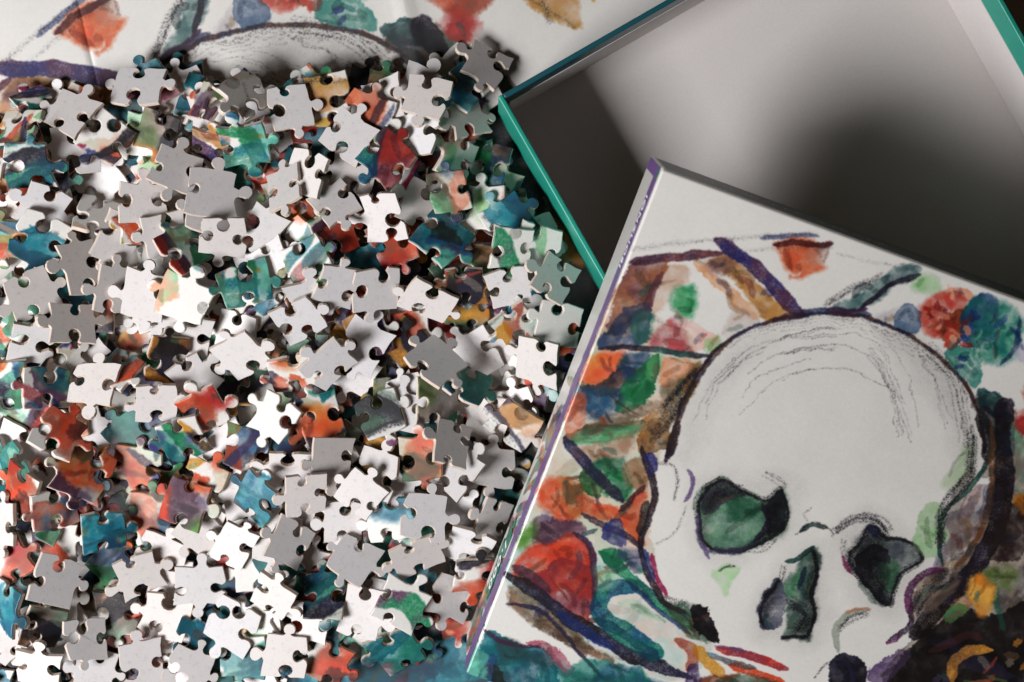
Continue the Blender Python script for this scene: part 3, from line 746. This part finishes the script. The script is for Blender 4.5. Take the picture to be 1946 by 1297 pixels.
# ------------------------------------------------------------------ box lid
lid = bpy.data.objects.new('puzzle_box', None); COL.objects.link(lid)
Ml = Matrix.Identity(4)
yl = -vax
for i in range(3): Ml[i][0] = uax[i]; Ml[i][1] = yl[i]; Ml[i][2] = nax[i]
org = TLp + uax * LID_W / 2 + vax * LID_L / 2 - nax * LID_H
Ml.translation = org; lid.matrix_world = Ml
tag(lid, 'puzzle box lid printed with a watercolour skull, leaning on the open box base', 'box lid')
lw, ll = LID_W / 2, LID_L / 2
def lid_top_uv(c): return art_uv((c.x + lw) * 1000, (ll - c.y) * 1000)
TP = .0017
box('top_panel', -lw, lw, -ll, ll, LID_H - TP, LID_H, M_LID, lid, bevel=.0011, uvf=lid_top_uv)
def uv_left(c): return art_uv(-1 - (LID_H - c.z) * 1000, (ll - c.y) * 1000)
def uv_low(c): return art_uv((c.x + lw) * 1000, LID_L * 1000 + (LID_H - c.z) * 1000)
def uv_right(c): return art_uv(LID_W * 1000 + (LID_H - c.z) * 1000, (ll - c.y) * 1000)
zt = LID_H - TP - .00002
lwall = box('side_wall', -lw, -lw + TP, -ll, ll, 0, zt, M_LID, lid, uvf=uv_left)
lwall['label'] = 'narrow left wall with brushed colours and a purple border'
box('side_wall', lw - TP, lw, -ll, ll, 0, zt, M_LID, lid, uvf=uv_right)
twall = box('end_wall', -lw + TP + .00002, lw - TP - .00002, ll - TP, ll, 0, zt, M_SHADEDW, lid)
twall['label'] = 'green wall with shade painted into its colour and fine white lettering'
box('end_wall', -lw + TP + .00002, lw - TP - .00002, -ll, -ll + TP, 0, zt, M_LID, lid, uvf=uv_low)
# purple border on the left wall: along the top edge and up the corner
PE = .00012
box('purple_border', -lw - PE, -lw, -ll + .0002, ll - .0002, zt - .0095, zt, M_PURPLE, lwall)
box('corner_border', -lw - PE, -lw, ll - .0045, ll - .0002, 0.0002, zt - .0096, M_PURPLE, lwall)
box('corner_mark', -lw - 2 * PE, -lw - PE - .00001, ll - .0045, ll - .0004, zt - .0035, zt - .0002, M_GREEN, lwall)

def lettering(name, text, size, mat, parent, M, depth=.00005):
    cu = bpy.data.curves.new(name, 'FONT'); cu.body = text; cu.size = size; cu.extrude = depth; cu.offset = size * .02
    cu.align_x = 'CENTER'; cu.align_y = 'CENTER'; cu.space_character = 1.12
    t = bpy.data.objects.new('tmp', cu); COL.objects.link(t)
    dg = bpy.context.evaluated_depsgraph_get(); dg.update()
    me = bpy.data.meshes.new_from_object(t.evaluated_get(dg))
    bpy.data.objects.remove(t); bpy.data.curves.remove(cu)
    me.transform(M); me.materials.clear(); me.materials.append(mat); me.name = name
    o = bpy.data.objects.new(name, me); COL.objects.link(o); o.parent = parent
    return o
def left_frame(v_mm, z):      # text on the left wall reads down the edge, its top towards the lid's face
    return Matrix(((0, 0, -1, -lw - 3 * PE), (-1, 0, 0, ll - v_mm / 1000), (0, 1, 0, z), (0, 0, 0, 1)))
lettering('lettering', 'IONZUOSI', .0052, M_WHITE, lwall, left_frame(24.0, zt - .0052))

# ------------------------------------------------------------------ jigsaw pieces
def side_pts(L, kind, r):
    """one edge from (0,0) to (L,0); tabs bulge to negative y (outwards)"""
    bow = r.uniform(-.06, .06)
    if kind == 'F': return [(0, 0), (L * .33, 0), (L * .66, 0)]
    s = -1 if kind == 'T' else 1
    c = r.uniform(.38, .62); nk = r.uniform(.055, .09); R = r.uniform(.108, .165); Ry = R * r.uniform(.75, 1.05)
    hgt = r.uniform(.165, .235); sk = r.uniform(-.045, .045)
    pts = [(0, 0), (c * .35, bow * .7), (c * .7, bow + s * -.012), (c - nk - .035, s * .004 + bow * .6), (c - nk + .004, s * .045)]
    for a in np.linspace(math.radians(215), math.radians(-35), 9):
        pts.append((c + sk + R * math.cos(a), s * (hgt - Ry * 0.18 + Ry * math.sin(a))))
    pts += [(c + nk - .004, s * .045), (c + nk + .035, s * .004 + bow * .6), (c + (1 - c) * .35, bow + s * -.012), (c + (1 - c) * .68, bow * .7)]
    # for a notch, s=+1 draws inwards
    return [(x * L, y * L) for x, y in pts]

def outline(wd, hg, kinds, r):
    """kinds: right, bottom, left, top as seen with y up; returns ccw points in metres"""
    j = lambda: r.uniform(-.0013, .0013)
    c = [(-wd / 2 + j(), -hg / 2 + j()), (wd / 2 + j(), -hg / 2 + j()), (wd / 2 + j(), hg / 2 + j()), (-wd / 2 + j(), hg / 2 + j())]
    order = [kinds[1], kinds[0], kinds[3], kinds[2]]    # bottom, right, top, left going ccw
    out = []
    for i in range(4):
        a, b = c[i], c[(i + 1) % 4]
        dx, dy = b[0] - a[0], b[1] - a[1]; L = math.hypot(dx, dy); ex, ey = dx / L, dy / L
        sp = side_pts(min(L, .0205), order[i], r)
        sc_ = L / min(L, .0205)
        for x, y in sp:
            x *= sc_
            out.append((a[0] + ex * x - ey * y, a[1] + ey * x + ex * y))
    p = np.array(out)
    return p

TH = 0.0020
def piece_geometry(ol):
    n = len(ol)
    nx = np.roll(ol, -1, 0) - np.roll(ol, 1, 0)
    nrm = np.stack([-nx[:, 1], nx[:, 0]], 1); nrm /= np.linalg.norm(nrm, axis=1)[:, None] + 1e-12   # inward
    rings = [(ol + nrm * .00012, -TH / 2), (ol, -TH / 2 + .00015), (ol, TH / 2 - .00042), (ol + nrm * .00014, TH / 2 - .00014), (ol + nrm * .00042, TH / 2)]
    V = np.concatenate([np.column_stack([p, np.full(n, z)]) for p, z in rings])
    Fc = []; mi = []; sm = []
    Fc.append(tuple(range(n - 1, -1, -1))); mi.append(1); sm.append(False)
    for k in range(4):
        for i in range(n):
            j = (i + 1) % n
            Fc.append((k * n + i, k * n + j, (k + 1) * n + j, (k + 1) * n + i))
            mi.append((2, 2, 0, 0)[k]); sm.append(k >= 2)
    Fc.append(tuple(range(4 * n, 5 * n))); mi.append(0); sm.append(False)
    return V, Fc, mi, sm

# average picture colour round each point, to find a fitting cut-out of the picture for a piece
bs = 42
ah, aw = AH // bs, AW // bs
blk = art[:ah * bs, :aw * bs].reshape(ah, bs, aw, bs, 3).mean((1, 3))
cells = [(U0 + (i + .5) * bs / PPM, V0 + (j + .5) * bs / PPM, blk[j, i] * 255) for j in range(ah) for i in range(aw)]
cell_c = np.array([c[2] for c in cells])
def find_spot(col, r):
    d = np.abs(cell_c - np.array(col)).sum(1)
    k = np.argsort(d)[:7]
    c = cells[int(r.choice(list(k)))]
    return c[0] + r.uniform(-2.5, 2.5), c[1] + r.uniform(-2.5, 2.5)

# ---- height field the pieces are dropped onto
GX0, GY0, CELL = -.235, -.235, .0008
GN, GM = 400, 475
Hf = np.full((GM, GN), .0012, np.float32)
lidM = Ml.inverted(); baseM = Mb.inverted()
def blocked(P, top):
    """P: points (n,3) of the piece's outline; True if it runs into the box base or the lid"""
    for q in P[::3]:
        b = baseM @ Vector(q)
        if abs(b.x) < hw + .0012 and abs(b.y) < hl + .0012: return True
        l = lidM @ Vector((q[0], q[1], q[2] + TH))
        if -lw - .0015 < l.x < lw + .0015 and -ll - .0015 < l.y < ll + .0015 and l.z > -.0006: return True
    return False

def inside_poly(poly, X, Y):
    ins = np.zeros(X.shape, bool)
    m = len(poly)
    ax, ay = poly[-1]
    for bx_, by_ in poly:
        c = (ay > Y) != (by_ > Y)
        ins ^= c & (X < (bx_ - ax) * (Y - ay) / (by_ - ay + 1e-12) + ax)
        ax, ay = bx_, by_
    return ins

TRI = {}
def triplets(n):
    if n not in TRI:
        i, j, k = np.meshgrid(np.arange(n), np.arange(n), np.arange(n), indexing='ij')
        m = (i < j) & (j < k)
        TRI[n] = (i[m], j[m], k[m])
    return TRI[n]

def settle(x, y, ol, rot, maxslope=.85, lean=.003):
    """rest a piece on the height field: returns slope a,b and height c of its underside at x,y"""
    cr, sr = math.cos(rot), math.sin(rot)
    pol = np.column_stack([ol[:, 0] * cr - ol[:, 1] * sr, ol[:, 0] * sr + ol[:, 1] * cr])
    ix0 = int((x + pol[:, 0].min() - GX0) / CELL); ix1 = int((x + pol[:, 0].max() - GX0) / CELL) + 2
    iy0 = int((y + pol[:, 1].min() - GY0) / CELL); iy1 = int((y + pol[:, 1].max() - GY0) / CELL) + 2
    if ix0 < 0 or iy0 < 0 or ix1 >= GN or iy1 >= GM: return None
    X = (GX0 + (np.arange(ix0, ix1) + .5) * CELL - x)[None, :].repeat(iy1 - iy0, 0)
    Y = (GY0 + (np.arange(iy0, iy1) + .5) * CELL - y)[:, None].repeat(ix1 - ix0, 1)
    m = inside_poly(pol, X, Y)
    h = Hf[iy0:iy1, ix0:ix1][m]; X = X[m]; Y = Y[m]
    if len(h) < 30: return None
    key = (np.floor(X / .0052).astype(int) + 50) * 1000 + np.floor(Y / .0052).astype(int) + 50
    o = np.lexsort((-h, key)); first = np.unique(key[o], return_index=True)[1]
    s = o[first]
    if len(s) > 30: s = s[np.argsort(-h[s])[:30]]
    px, py, ph = X[s], Y[s], h[s]
    i, j, k = triplets(len(s))
    x1, y1, h1 = px[j] - px[i], py[j] - py[i], ph[j] - ph[i]
    x2, y2, h2 = px[k] - px[i], py[k] - py[i], ph[k] - ph[i]
    det = x1 * y2 - x2 * y1
    ok = np.abs(det) > 2e-6
    det = np.where(ok, det, 1)
    a = (h1 * y2 - h2 * y1) / det; b = (x1 * h2 - x2 * h1) / det
    c = ph[i] - a * px[i] - b * py[i]
    ok &= (a * a + b * b) < maxslope ** 2
    viol = np.max(ph[None, :] - (a[:, None] * px[None, :] + b[:, None] * py[None, :] + c[:, None]), 1)
    cost = np.where(ok, c + 1.5 * np.maximum(viol - .0003, 0) + lean * np.sqrt(a * a + b * b), 9)
    w_ = int(np.argmin(cost))
    if cost[w_] < 8: a, b, c = float(a[w_]), float(b[w_]), float(c[w_])
    else: a = b = 0.0; c = float(ph.max())
    c += max(0.0, float((h - (a * X + b * Y + c)).max()) - .0004)
    return a, b, c, pol

def piece_matrix(x, y, a, b, c, rot, flip):
    n = Vector((-a, -b, 1)).normalized()
    R = Vector((0, 0, 1)).rotation_difference(n).to_matrix() @ Matrix.Rotation(rot, 3, 'Z')
    if flip: R = R @ Matrix.Rotation(math.pi, 3, 'X')
    M = R.to_4x4(); M.translation = Vector((x, y, c)) + n * (TH / 2 + .00005)
    return M

def stamp(M, ol, a, b, c, x, y):
    P = np.array([M @ Vector((p[0], p[1], 0)) for p in ol])
    ix0 = max(int((P[:, 0].min() - GX0) / CELL), 0); ix1 = min(int((P[:, 0].max() - GX0) / CELL) + 2, GN)
    iy0 = max(int((P[:, 1].min() - GY0) / CELL), 0); iy1 = min(int((P[:, 1].max() - GY0) / CELL) + 2, GM)
    X = (GX0 + (np.arange(ix0, ix1) + .5) * CELL)[None, :].repeat(iy1 - iy0, 0)
    Y = (GY0 + (np.arange(iy0, iy1) + .5) * CELL)[:, None].repeat(ix1 - ix0, 1)
    m = inside_poly(P[:, :2], X, Y)
    top = a * (X - x) + b * (Y - y) + c + TH * math.sqrt(1 + a * a + b * b) + .0001
    sub = Hf[iy0:iy1, ix0:ix1]
    sub[m] = np.maximum(sub[m], top[m])

PIECES = []
def drop(x, y, rot, kinds, face, col, wd, hg, r, traced=False, maxslope=.5, tries=4, jit=.004, jrot=3.1, lean=.003):
    ol = outline(wd, hg, kinds, r)
    ol_w = ol if face == 'art' else ol * np.array([1, -1])      # seen from its back the outline is mirrored
    best = None
    x0, y0, rot0 = x, y, rot
    for t in range(tries):                                      # a piece slides and turns a little until it lies low
        x, y, rot = (x0, y0, rot0) if t == 0 else (x0 + r.uniform(-jit, jit), y0 + r.uniform(-jit, jit), rot0 + r.uniform(-jrot, jrot))
        for tr in range(7 if traced else 2):
            s = settle(x, y, ol_w, rot, maxslope, lean)
            if s is None: break
            a, b, c, pol = s
            P = np.column_stack([pol[:, 0] + x, pol[:, 1] + y, a * pol[:, 0] + b * pol[:, 1] + c])
            if not blocked(P, None):
                cost = c + lean * math.hypot(a, b)
                if best is None or cost < best[0]: best = (cost, x, y, rot, a, b, c)
                break
            x -= .0022 if not traced else .0014
            y -= .0003
    if best is None or best[6] > (.036 if traced else .026): return False
    _, x, y, rot, a, b, c = best
    M = piece_matrix(x, y, a, b, c, rot, face != 'art')
    stamp(M, ol, a, b, c, x, y)
    PIECES.append(dict(M=M, ol=ol, face=face, col=col, a=a, b=b, c=c, x=x, y=y, kinds=kinds, traced=traced, r=r))
    return True

region_px = [(-130, 200), (0, 195), (110, 180), (200, 140), (330, 140), (480, 165), (630, 150), (690, 105), (800, 95), (930, 95), (975, 240),
             (1040, 400), (1110, 560), (1080, 680), (1010, 840), (950, 1000), (905, 1150), (840, 1215), (760, 1260), (690, 1400), (-130, 1400)]
region = [tuple(at(x, y, .008))[:2] for x, y in region_px]
reg = np.array(region)
def edge_dist(x, y):
    d = 9
    for i in range(len(reg)):
        a, b = reg[i], reg[(i + 1) % len(reg)]
        ab = b - a; t = np.clip(((x - a[0]) * ab[0] + (y - a[1]) * ab[1]) / (ab @ ab), 0, 1)
        d = min(d, math.hypot(x - a[0] - t * ab[0], y - a[1] - t * ab[1]))
    return d
rp = random.Random(23)
def rand_kinds(r):
    k = ''.join(r.choice('TB') for _ in range(4))
    if r.random() < .05: k = 'F' + k[1:]
    return k
COLS = dict(cream=(214, 208, 196), green=(60, 140, 95), dgreen=(40, 90, 70), teal=(30, 115, 120), blue=(50, 75, 125), violet=(75, 65, 120),
            dark=(45, 40, 48), red=(190, 75, 50), maroon=(110, 55, 55), orange=(215, 110, 70), brown=(135, 100, 70), ochre=(185, 135, 65),
            mauve=(120, 75, 95), pink=(205, 145, 135), aqua=(110, 170, 155), pale=(185, 205, 185), slate=(95, 105, 120), olive=(110, 110, 75))
def rand_piece(minmargin, keep, n, zprob=.5, slope=.6, tries=2):
    placed = 0; cnt = 0
    while placed < n and cnt < n * 8:
        cnt += 1
        x = rp.uniform(reg[:, 0].min(), reg[:, 0].max()); y = rp.uniform(reg[:, 1].min(), reg[:, 1].max())
        if not inside_poly(region, np.array([[x]]), np.array([[y]]))[0, 0]: continue
        b_ = baseM @ Vector((x, y, 0)); l_ = lidM @ Vector((x, y, .012))
        if abs(b_.x) < hw + .006 and abs(b_.y) < hl + .006: continue
        if -lw + .004 < l_.x and l_.y < ll and l_.z > -.004: continue
        d = edge_dist(x, y)
        if d < minmargin or rp.random() > keep + d / .03: continue
        if y < -.150 and x > -.05 and rp.random() < .45: continue
        face = 'back' if rp.random() < zprob else 'art'
        col = COLS[rp.choice('green dgreen teal teal blue blue violet dark dark dark dark maroon red dgreen brown brown ochre mauve pink aqua slate slate olive cream cream pale'.split())]
        if drop(x, y, rp.uniform(0, 6.283), rand_kinds(rp), face, col, rp.uniform(.0138, .0174), rp.uniform(.0142, .0180), rp, maxslope=slope, tries=tries, lean=.003): placed += 1

rand_piece(.003, .6, 210, .3, .5, 10)
rand_piece(.012, .0, 90, .3, .9, 10)
rand_piece(.005, .4, 100, .38, 1.2, 10)

# ---- the pieces one can pick out in the photograph: pixel of the middle, turn in degrees (clockwise), face or colour, right/bottom/left/top edges
W = 'back'
TRACED = [
 (139,293,10,W,'TBTB'),(49,241,5,'brown','BTBB'),(62,312,3,'dgreen','TBBT'),(20,410,0,W,'TBBT'),(15,455,5,'ochre','BTBT'),(100,400,30,W,'TBTB'),
 (85,459,30,'teal','BTBB'),(190,424,15,'cream','TBBB'),(232,456,20,W,'BTBT'),(275,433,10,'orange','BBTB'),(264,398,8,W,'BTBT'),(310,450,-15,W,'BTTB'),
 (360,480,-40,'green','BTBT'),(402,406,12,W,'BTTB'),(498,433,30,W,'TBBT'),(528,503,55,W,'BTBT'),(38,606,40,'green','BBTB'),(126,535,15,'teal','TBTB'),
 (57,560,-30,W,'TBTB'),(70,650,10,W,'BTBT'),(25,720,0,'slate','BTBT'),(448,629,20,W,'TBTB'),(360,638,15,W,'BTBB'),(457,661,-35,W,'TBTT'),
 (406,283,20,'mauve','BTBT'),(401,200,20,'mauve','BBTB'),(457,190,40,'cream','BTBB'),(308,247,20,'olive','BTTB'),(622,190,-10,'ochre','BBTB'),
 (700,496,-15,'teal','TBTB'),(630,445,-20,'maroon','TBBT'),(754,473,-25,'red','BTBT'),(590,500,-35,'slate','TBTB'),(803,400,-60,W,'BTBT'),
 (938,313,10,'dgreen','BTBB'),(869,306,25,'pale','BTTB'),(910,403,10,'pale','BTBT'),(973,421,-30,'teal','TBBT'),(1020,462,20,'pale','BTTB'),
 (903,497,15,'olive','TBTB'),(882,541,-5,'dark','TBTB'),(960,470,5,'aqua','BTBB'),(840,455,40,'dgreen','TBBT'),(850,360,-10,'olive','BTBT'),
 (895,222,-20,W,'TBTB'),(878,172,40,'blue','BTBT'),(800,250,15,W,'BTTB'),(920,132,28,W,'BTTB'),(735,190,-8,W,'BTBB'),(817,192,20,W,'BTTB'),
 (670,330,10,W,'TBTB'),(699,226,25,'red','TBBT'),(663,262,35,W,'TBBT'),(725,313,40,'maroon','BTBT'),(730,418,-12,W,'BBTB'),(640,395,-40,W,'BTBT'),
 (966,545,-12,W,'TBBB'),(976,616,55,'ochre','BTBB'),(1047,655,20,'maroon','BTBT'),(1058,612,15,'cream','BTTB'),(1040,528,25,W,'BBTB'),(1005,722,20,'pink','TBBT'),
 (1030,690,15,W,'BTTB'),(985,775,-20,W,'BTBT'),(927,781,15,W,'BTTB'),(986,810,40,'brown','TBTB'),(955,926,15,'slate','BTBT'),(932,880,5,W,'BTBT'),
 (880,900,35,W,'BBTT'),(932,984,20,W,'BTTB'),(886,1022,28,W,'TBTB'),(855,1133,25,W,'BTBT'),(900,1085,10,'orange','BTBT'),(786,1045,-25,W,'TBTB'),
 (710,635,-20,'mauve','TBTB'),(694,671,35,W,'BTBT'),(590,560,-20,W,'TBBT'),(640,540,20,W,'BTBT'),(770,770,10,W,'BTBT'),(830,760,0,'olive','TBBT'),
 (895,739,18,'teal','TBBB'),(800,860,-5,'brown','BTBT'),(123,702,-38,'cream','TBTB'),(226,700,22,'brown','TBBB'),(325,686,18,'dark','BTBT'),(378,708,-40,W,'TBTB'),
 (60,770,40,'green','BTBT'),(40,830,30,W,'TBTB'),(41,884,-35,'green','BTBT'),(90,740,0,'violet','TBTB'),(60,925,20,'red','TBTB'),(300,760,4,W,'TBTB'),(395,765,-20,'red','TBBT'),
 (257,884,12,'brown','BTBT'),(112,959,-12,'mauve','TBTB'),(166,897,25,'red','BTTB'),(286,963,10,'pink','BTBT'),(310,1041,32,W,'BTBT'),(372,1012,40,W,'BTBB'),
 (476,855,10,'violet','BTBT'),(560,880,10,W,'TBTB'),(595,972,30,W,'BTBT'),(656,988,5,W,'TBTB'),(744,984,-10,'aqua','TBTB'),(802,985,5,W,'TBBT'),(720,900,15,W,'BTBT'),
 (25,1066,-35,'orange','TBTB'),(30,985,0,W,'BTBT'),(70,1186,20,'dark','TBBT'),(219,1166,5,'dark','BTBT'),(315,1161,15,W,'TBTB'),(377,1215,10,'blue','TBBT'),
 (83,1261,8,W,'BTBT'),(178,1265,3,W,'TBTB'),(265,1261,-10,W,'BTBT'),(360,1269,20,W,'TBBT'),(459,1248,5,'aqua','BTBT'),(30,1150,15,'blue','TBTB'),
 (614,1264,20,'red','TBTB'),(599,1183,8,W,'BTBB'),(744,1233,60,'teal','BTBT'),(690,1160,10,W,'TBTB'),(620,1130,-10,'dgreen','BTBT'),(534,1017,10,W,'BTBT'),
 # lying on top of the others
 (211,267,35,'cream','BTBB'),(141,221,28,W,'BBTT'),(277,164,4,W,'TBTB'),(555,211,-8,W,'TTBB'),(478,280,-3,'green','TTBT'),(339,319,25,W,'BTBT'),(591,330,20,W,'BTTB'),
 (550,372,-15,W,'BTBT'),(416,362,10,W,'TTBT'),(425,447,12,W,'BTBB'),(158,509,-14,W,'BBTT'),(220,547,8,W,'BBTT'),(287,556,15,W,'BTTT'),(360,562,28,'cream','BTTT'),
 (472,547,68,'green','BTBT'),(152,612,-2,W,'TBTB'),(199,740,5,W,'BTBT'),(571,606,-25,W,'TBBB'),(561,702,-14,'pink','TBTB'),(629,681,36,W,'BBTT'),
 (723,545,6,W,'TTBB'),(817,567,30,W,'TBTB'),(817,690,-42,W,'TTBT'),(727,788,-24,'dark','TTBB'),(610,795,-22,'ochre','BTBT'),(532,805,32,'cream','BTTB'),
 (629,868,2,W,'BTTF'),(856,843,15,W,'BBTB'),(141,814,30,'red','TBBT'),(360,836,-24,'green','BBTB'),(389,909,25,'orange','BTBT'),(348,955,20,'mauve','TBTB'),
 (211,1000,0,'teal','TBFB'),(493,938,35,'teal','BBTT'),(587,923,4,W,'BBTB'),(687,934,36,W,'BBTT'),(112,1091,11,W,'TFBB'),(265,1091,-14,W,'TBTB'),(381,1099,4,W,'BTBT'),
 (447,1033,28,W,'BBTT'),(541,1025,18,W,'BTTB'),(675,1060,30,W,'TTTB'),(534,1116,27,W,'TBBT'),(451,1178,30,W,'BTBB'),(166,1199,0,W,'BTBB'),(756,1149,30,'aqua','TBBT'),(537,1237,8,W,'BBTT'),
]
rt = random.Random(77)
for (px, py, deg, face, kinds) in TRACED:
    g = at(px, py, .012)
    ci, ri = int((g.x - GX0) / CELL), int((g.y - GY0) / CELL)
    z = float(np.median(Hf[max(ri - 9, 0):ri + 9, max(ci - 9, 0):ci + 9])) if 0 <= ci < GN and 0 <= ri < GM else .012
    g = at(px, py, z + .002)
    k = kinds if face != W else kinds
    if face == W:                         # listed as seen; the mesh is turned over about its own x axis
        k = kinds[0] + kinds[3] + kinds[2] + kinds[1]
    drop(g.x, g.y, -math.radians(deg), k, 'back' if face == W else 'art', COLS.get(face), rt.uniform(.0150, .0186), rt.uniform(.0154, .0190), rt, True,
         maxslope=.9, tries=3, lean=rt.choice((.004, .003, .002, -.002, -.007)), jit=.002, jrot=.12)
print('pieces', len(PIECES), 'max height', Hf.max())

# ---- build them: the 300 on top one by one, the rest as one mass below
def piece_uv(p, V):
    r = p['r2']
    u0, v0 = p['spot']; th = p['th']
    s = 1000 * POSTER_SCALE / 1000
    c, s_ = math.cos(th), math.sin(th)
    k = POSTER_SCALE
    return [art_uv(u0 + k * (x * c - y * s_), v0 + k * (x * s_ + y * c)) for x, y, _ in V]

def colour_name(c):
    r, g, b = c
    mx, mn = max(c), min(c)
    if mx < 75: return 'near-black'
    if mx - mn < 28: return 'cream white' if mx > 165 else 'grey'
    if g >= r and g >= b: return 'pale green' if mn > 120 else ('teal green' if b > r + 12 else 'green')
    if b >= r and b >= g: return 'teal blue' if g > r + 10 else 'violet blue'
    if g < .52 * r: return 'orange red' if r > 150 else 'dark red'
    if b > g: return 'mauve pink' if r > 140 else 'purple'
    return 'peach' if r > 195 and b > 110 else ('ochre brown' if r > 120 else 'dark brown')

for i, p in enumerate(PIECES):
    r2 = random.Random(1000 + i); p['r2'] = r2
    col = p['col'] if p['col'] else COLS[r2.choice(list(COLS))]
    p['spot'] = find_spot(col, r2); p['th'] = r2.uniform(0, 6.283)
    u, v = p['spot']
    x, y = int((u - U0) * PPM), int((v - V0) * PPM)
    q = art[max(y - 30, 0):y + 30, max(x - 30, 0):x + 30]
    p['mean'] = q.reshape(-1, 3).mean(0) * 255 if q.size else np.array((200, 200, 200))

nT = len(PIECES)
singles = PIECES[max(0, nT - 300):]
rest = PIECES[:max(0, nT - 300)]
def tab_words(k):
    n_ = k.count('T')
    if n_ == 2: t = 'opposite tabs' if k[0] == k[2] else 'neighbouring tabs'
    else: t = ('no tabs', 'one tab', '', 'three tabs', 'four tabs')[n_]
    return t + (', one straight edge' if 'F' in k else '')
def near_colour(p):
    q = min((q for q in PIECES if q is not p and q['face'] == 'art' and q['traced']), key=lambda q: math.hypot(q['x'] - p['x'], q['y'] - p['y']))
    return colour_name(q['mean'])
def where(p):
    b = baseM @ Vector((p['x'], p['y'], 0))
    l = lidM @ Vector((p['x'], p['y'], p['c']))
    if -hw - .024 < b.x < -hw and abs(b.y) < hl: return 'by the teal box wall near ' + near_colour(p)
    if -lw - .024 < l.x < -lw and abs(l.y) < ll: return "by the purple lid edge near " + near_colour(p)
    near = sorted((math.hypot(q['x'] - p['x'], q['y'] - p['y']), i) for i, q in enumerate(PIECES) if q is not p and q['face'] == 'art' and q['traced'])
    cn = colour_name(PIECES[near[0][1]]['mean'])
    for _, i in near[1:5]:
        c2 = colour_name(PIECES[i]['mean'])
        if c2 != cn: return f"between {cn} and {c2} pieces"
    return f"among {cn} pieces"
for p in singles:
    V, Fc, mi, sm = piece_geometry(p['ol'])
    o = mesh_obj('puzzle_piece', V, Fc, [M_PIECE, M_BACK, M_EDGE], None, mi, piece_uv(p, V), sm)
    o.matrix_world = p['M']
    sl = math.hypot(p['a'], p['b'])
    pose = 'flat' if sl < .1 else ('tilted' if sl < .32 else 'steeply tilted')
    low = '' if p['traced'] else 'half-hidden '
    if p['face'] == 'art': lab = f"{low}{colour_name(p['mean'])} puzzle piece, {tab_words(p['kinds'])}, {pose}, {where(p)}"
    else: lab = f"{low}blank white puzzle piece, {tab_words(p['kinds'])}, {pose}, {where(p)}"
    if len(lab.split()) > 16: lab = lab.replace('by the teal box wall near', 'by teal wall near').replace('by the purple lid edge near', 'by purple edge near')
    if len(lab.split()) > 16: lab = lab.replace(', one straight edge', ' and straight edge').replace('steeply tilted', 'steep').replace('half-hidden ', '')
    if len(lab.split()) > 16: lab = lab.replace(' and straight edge', '')
    if len(lab.split()) > 16: lab = lab.replace(f', {pose}', '').replace(', steep,', ',')
    tag(o, lab, 'puzzle piece', 'puzzle pieces in the heap')
if rest:
    AV = []; AF = []; AM = []; AU = []; AS = []; off = 0
    for p in rest:
        V, Fc, mi, sm = piece_geometry(p['ol'])
        AU += piece_uv(p, V)
        AV += [p['M'] @ Vector(v) for v in V]
        AF += [tuple(i + off for i in f) for f in Fc]; AM += mi; AS += sm; off += len(V)
    o = mesh_obj('buried_puzzle_pieces', AV, AF, [M_PIECE, M_BACK, M_EDGE], None, AM, AU, AS)
    tag(o, 'mass of half-buried puzzle pieces at the bottom of the heap', 'puzzle pieces', kind='stuff')

# ------------------------------------------------------------------ print details on the lid walls
rg = random.Random(4)
ol = outline(.030, .0125, 'BTTB', rg)
n = len(ol)
Mg = left_frame(160.0, zt - .0185)
gv_ = [Mg @ Vector((p[0], p[1] * .8, .0)) for p in ol] + [Mg @ Vector((p[0], p[1] * .8, -.0002)) for p in ol]
gf = [tuple(range(n)), tuple(range(2 * n - 1, n - 1, -1))] + [(i, i + n, (i + 1) % n + n, (i + 1) % n) for i in range(n)]
patch = mesh_obj('green_badge', gv_, gf, [M_GREEN], lwall)
lettering('badge_number', '1.000', .0085, M_WHITE, lwall, left_frame(160.0, zt - .0182) @ Matrix.Translation((0, 0, .0001)))
# small white lettering along the dark end wall, too fine to read
rl = random.Random(8)
lv = []; lf = []
x = -lw + .018
while x < -lw + .088:
    L = rl.uniform(.0012, .0034); z0 = zt - .0165
    for zz, hh in ((z0, .0003), (z0 + .0022, .0003)):
        if rl.random() < .75:
            k = len(lv)
            lv += [(x, ll + .0001, zz), (x + L, ll + .0001, zz), (x + L, ll + .0001, zz + hh), (x, ll + .0001, zz + hh)]
            lf.append((k, k + 3, k + 2, k + 1))
    if rl.random() < .8:
        k = len(lv)
        lv += [(x, ll + .0001, z0), (x + .0003, ll + .0001, z0), (x + .0003, ll + .0001, z0 + .0025), (x, ll + .0001, z0 + .0025)]
        lf.append((k, k + 3, k + 2, k + 1))
    x += L + rl.uniform(.0008, .0032)
mesh_obj('fine_lettering', lv, lf, [M_WHITE], twall)
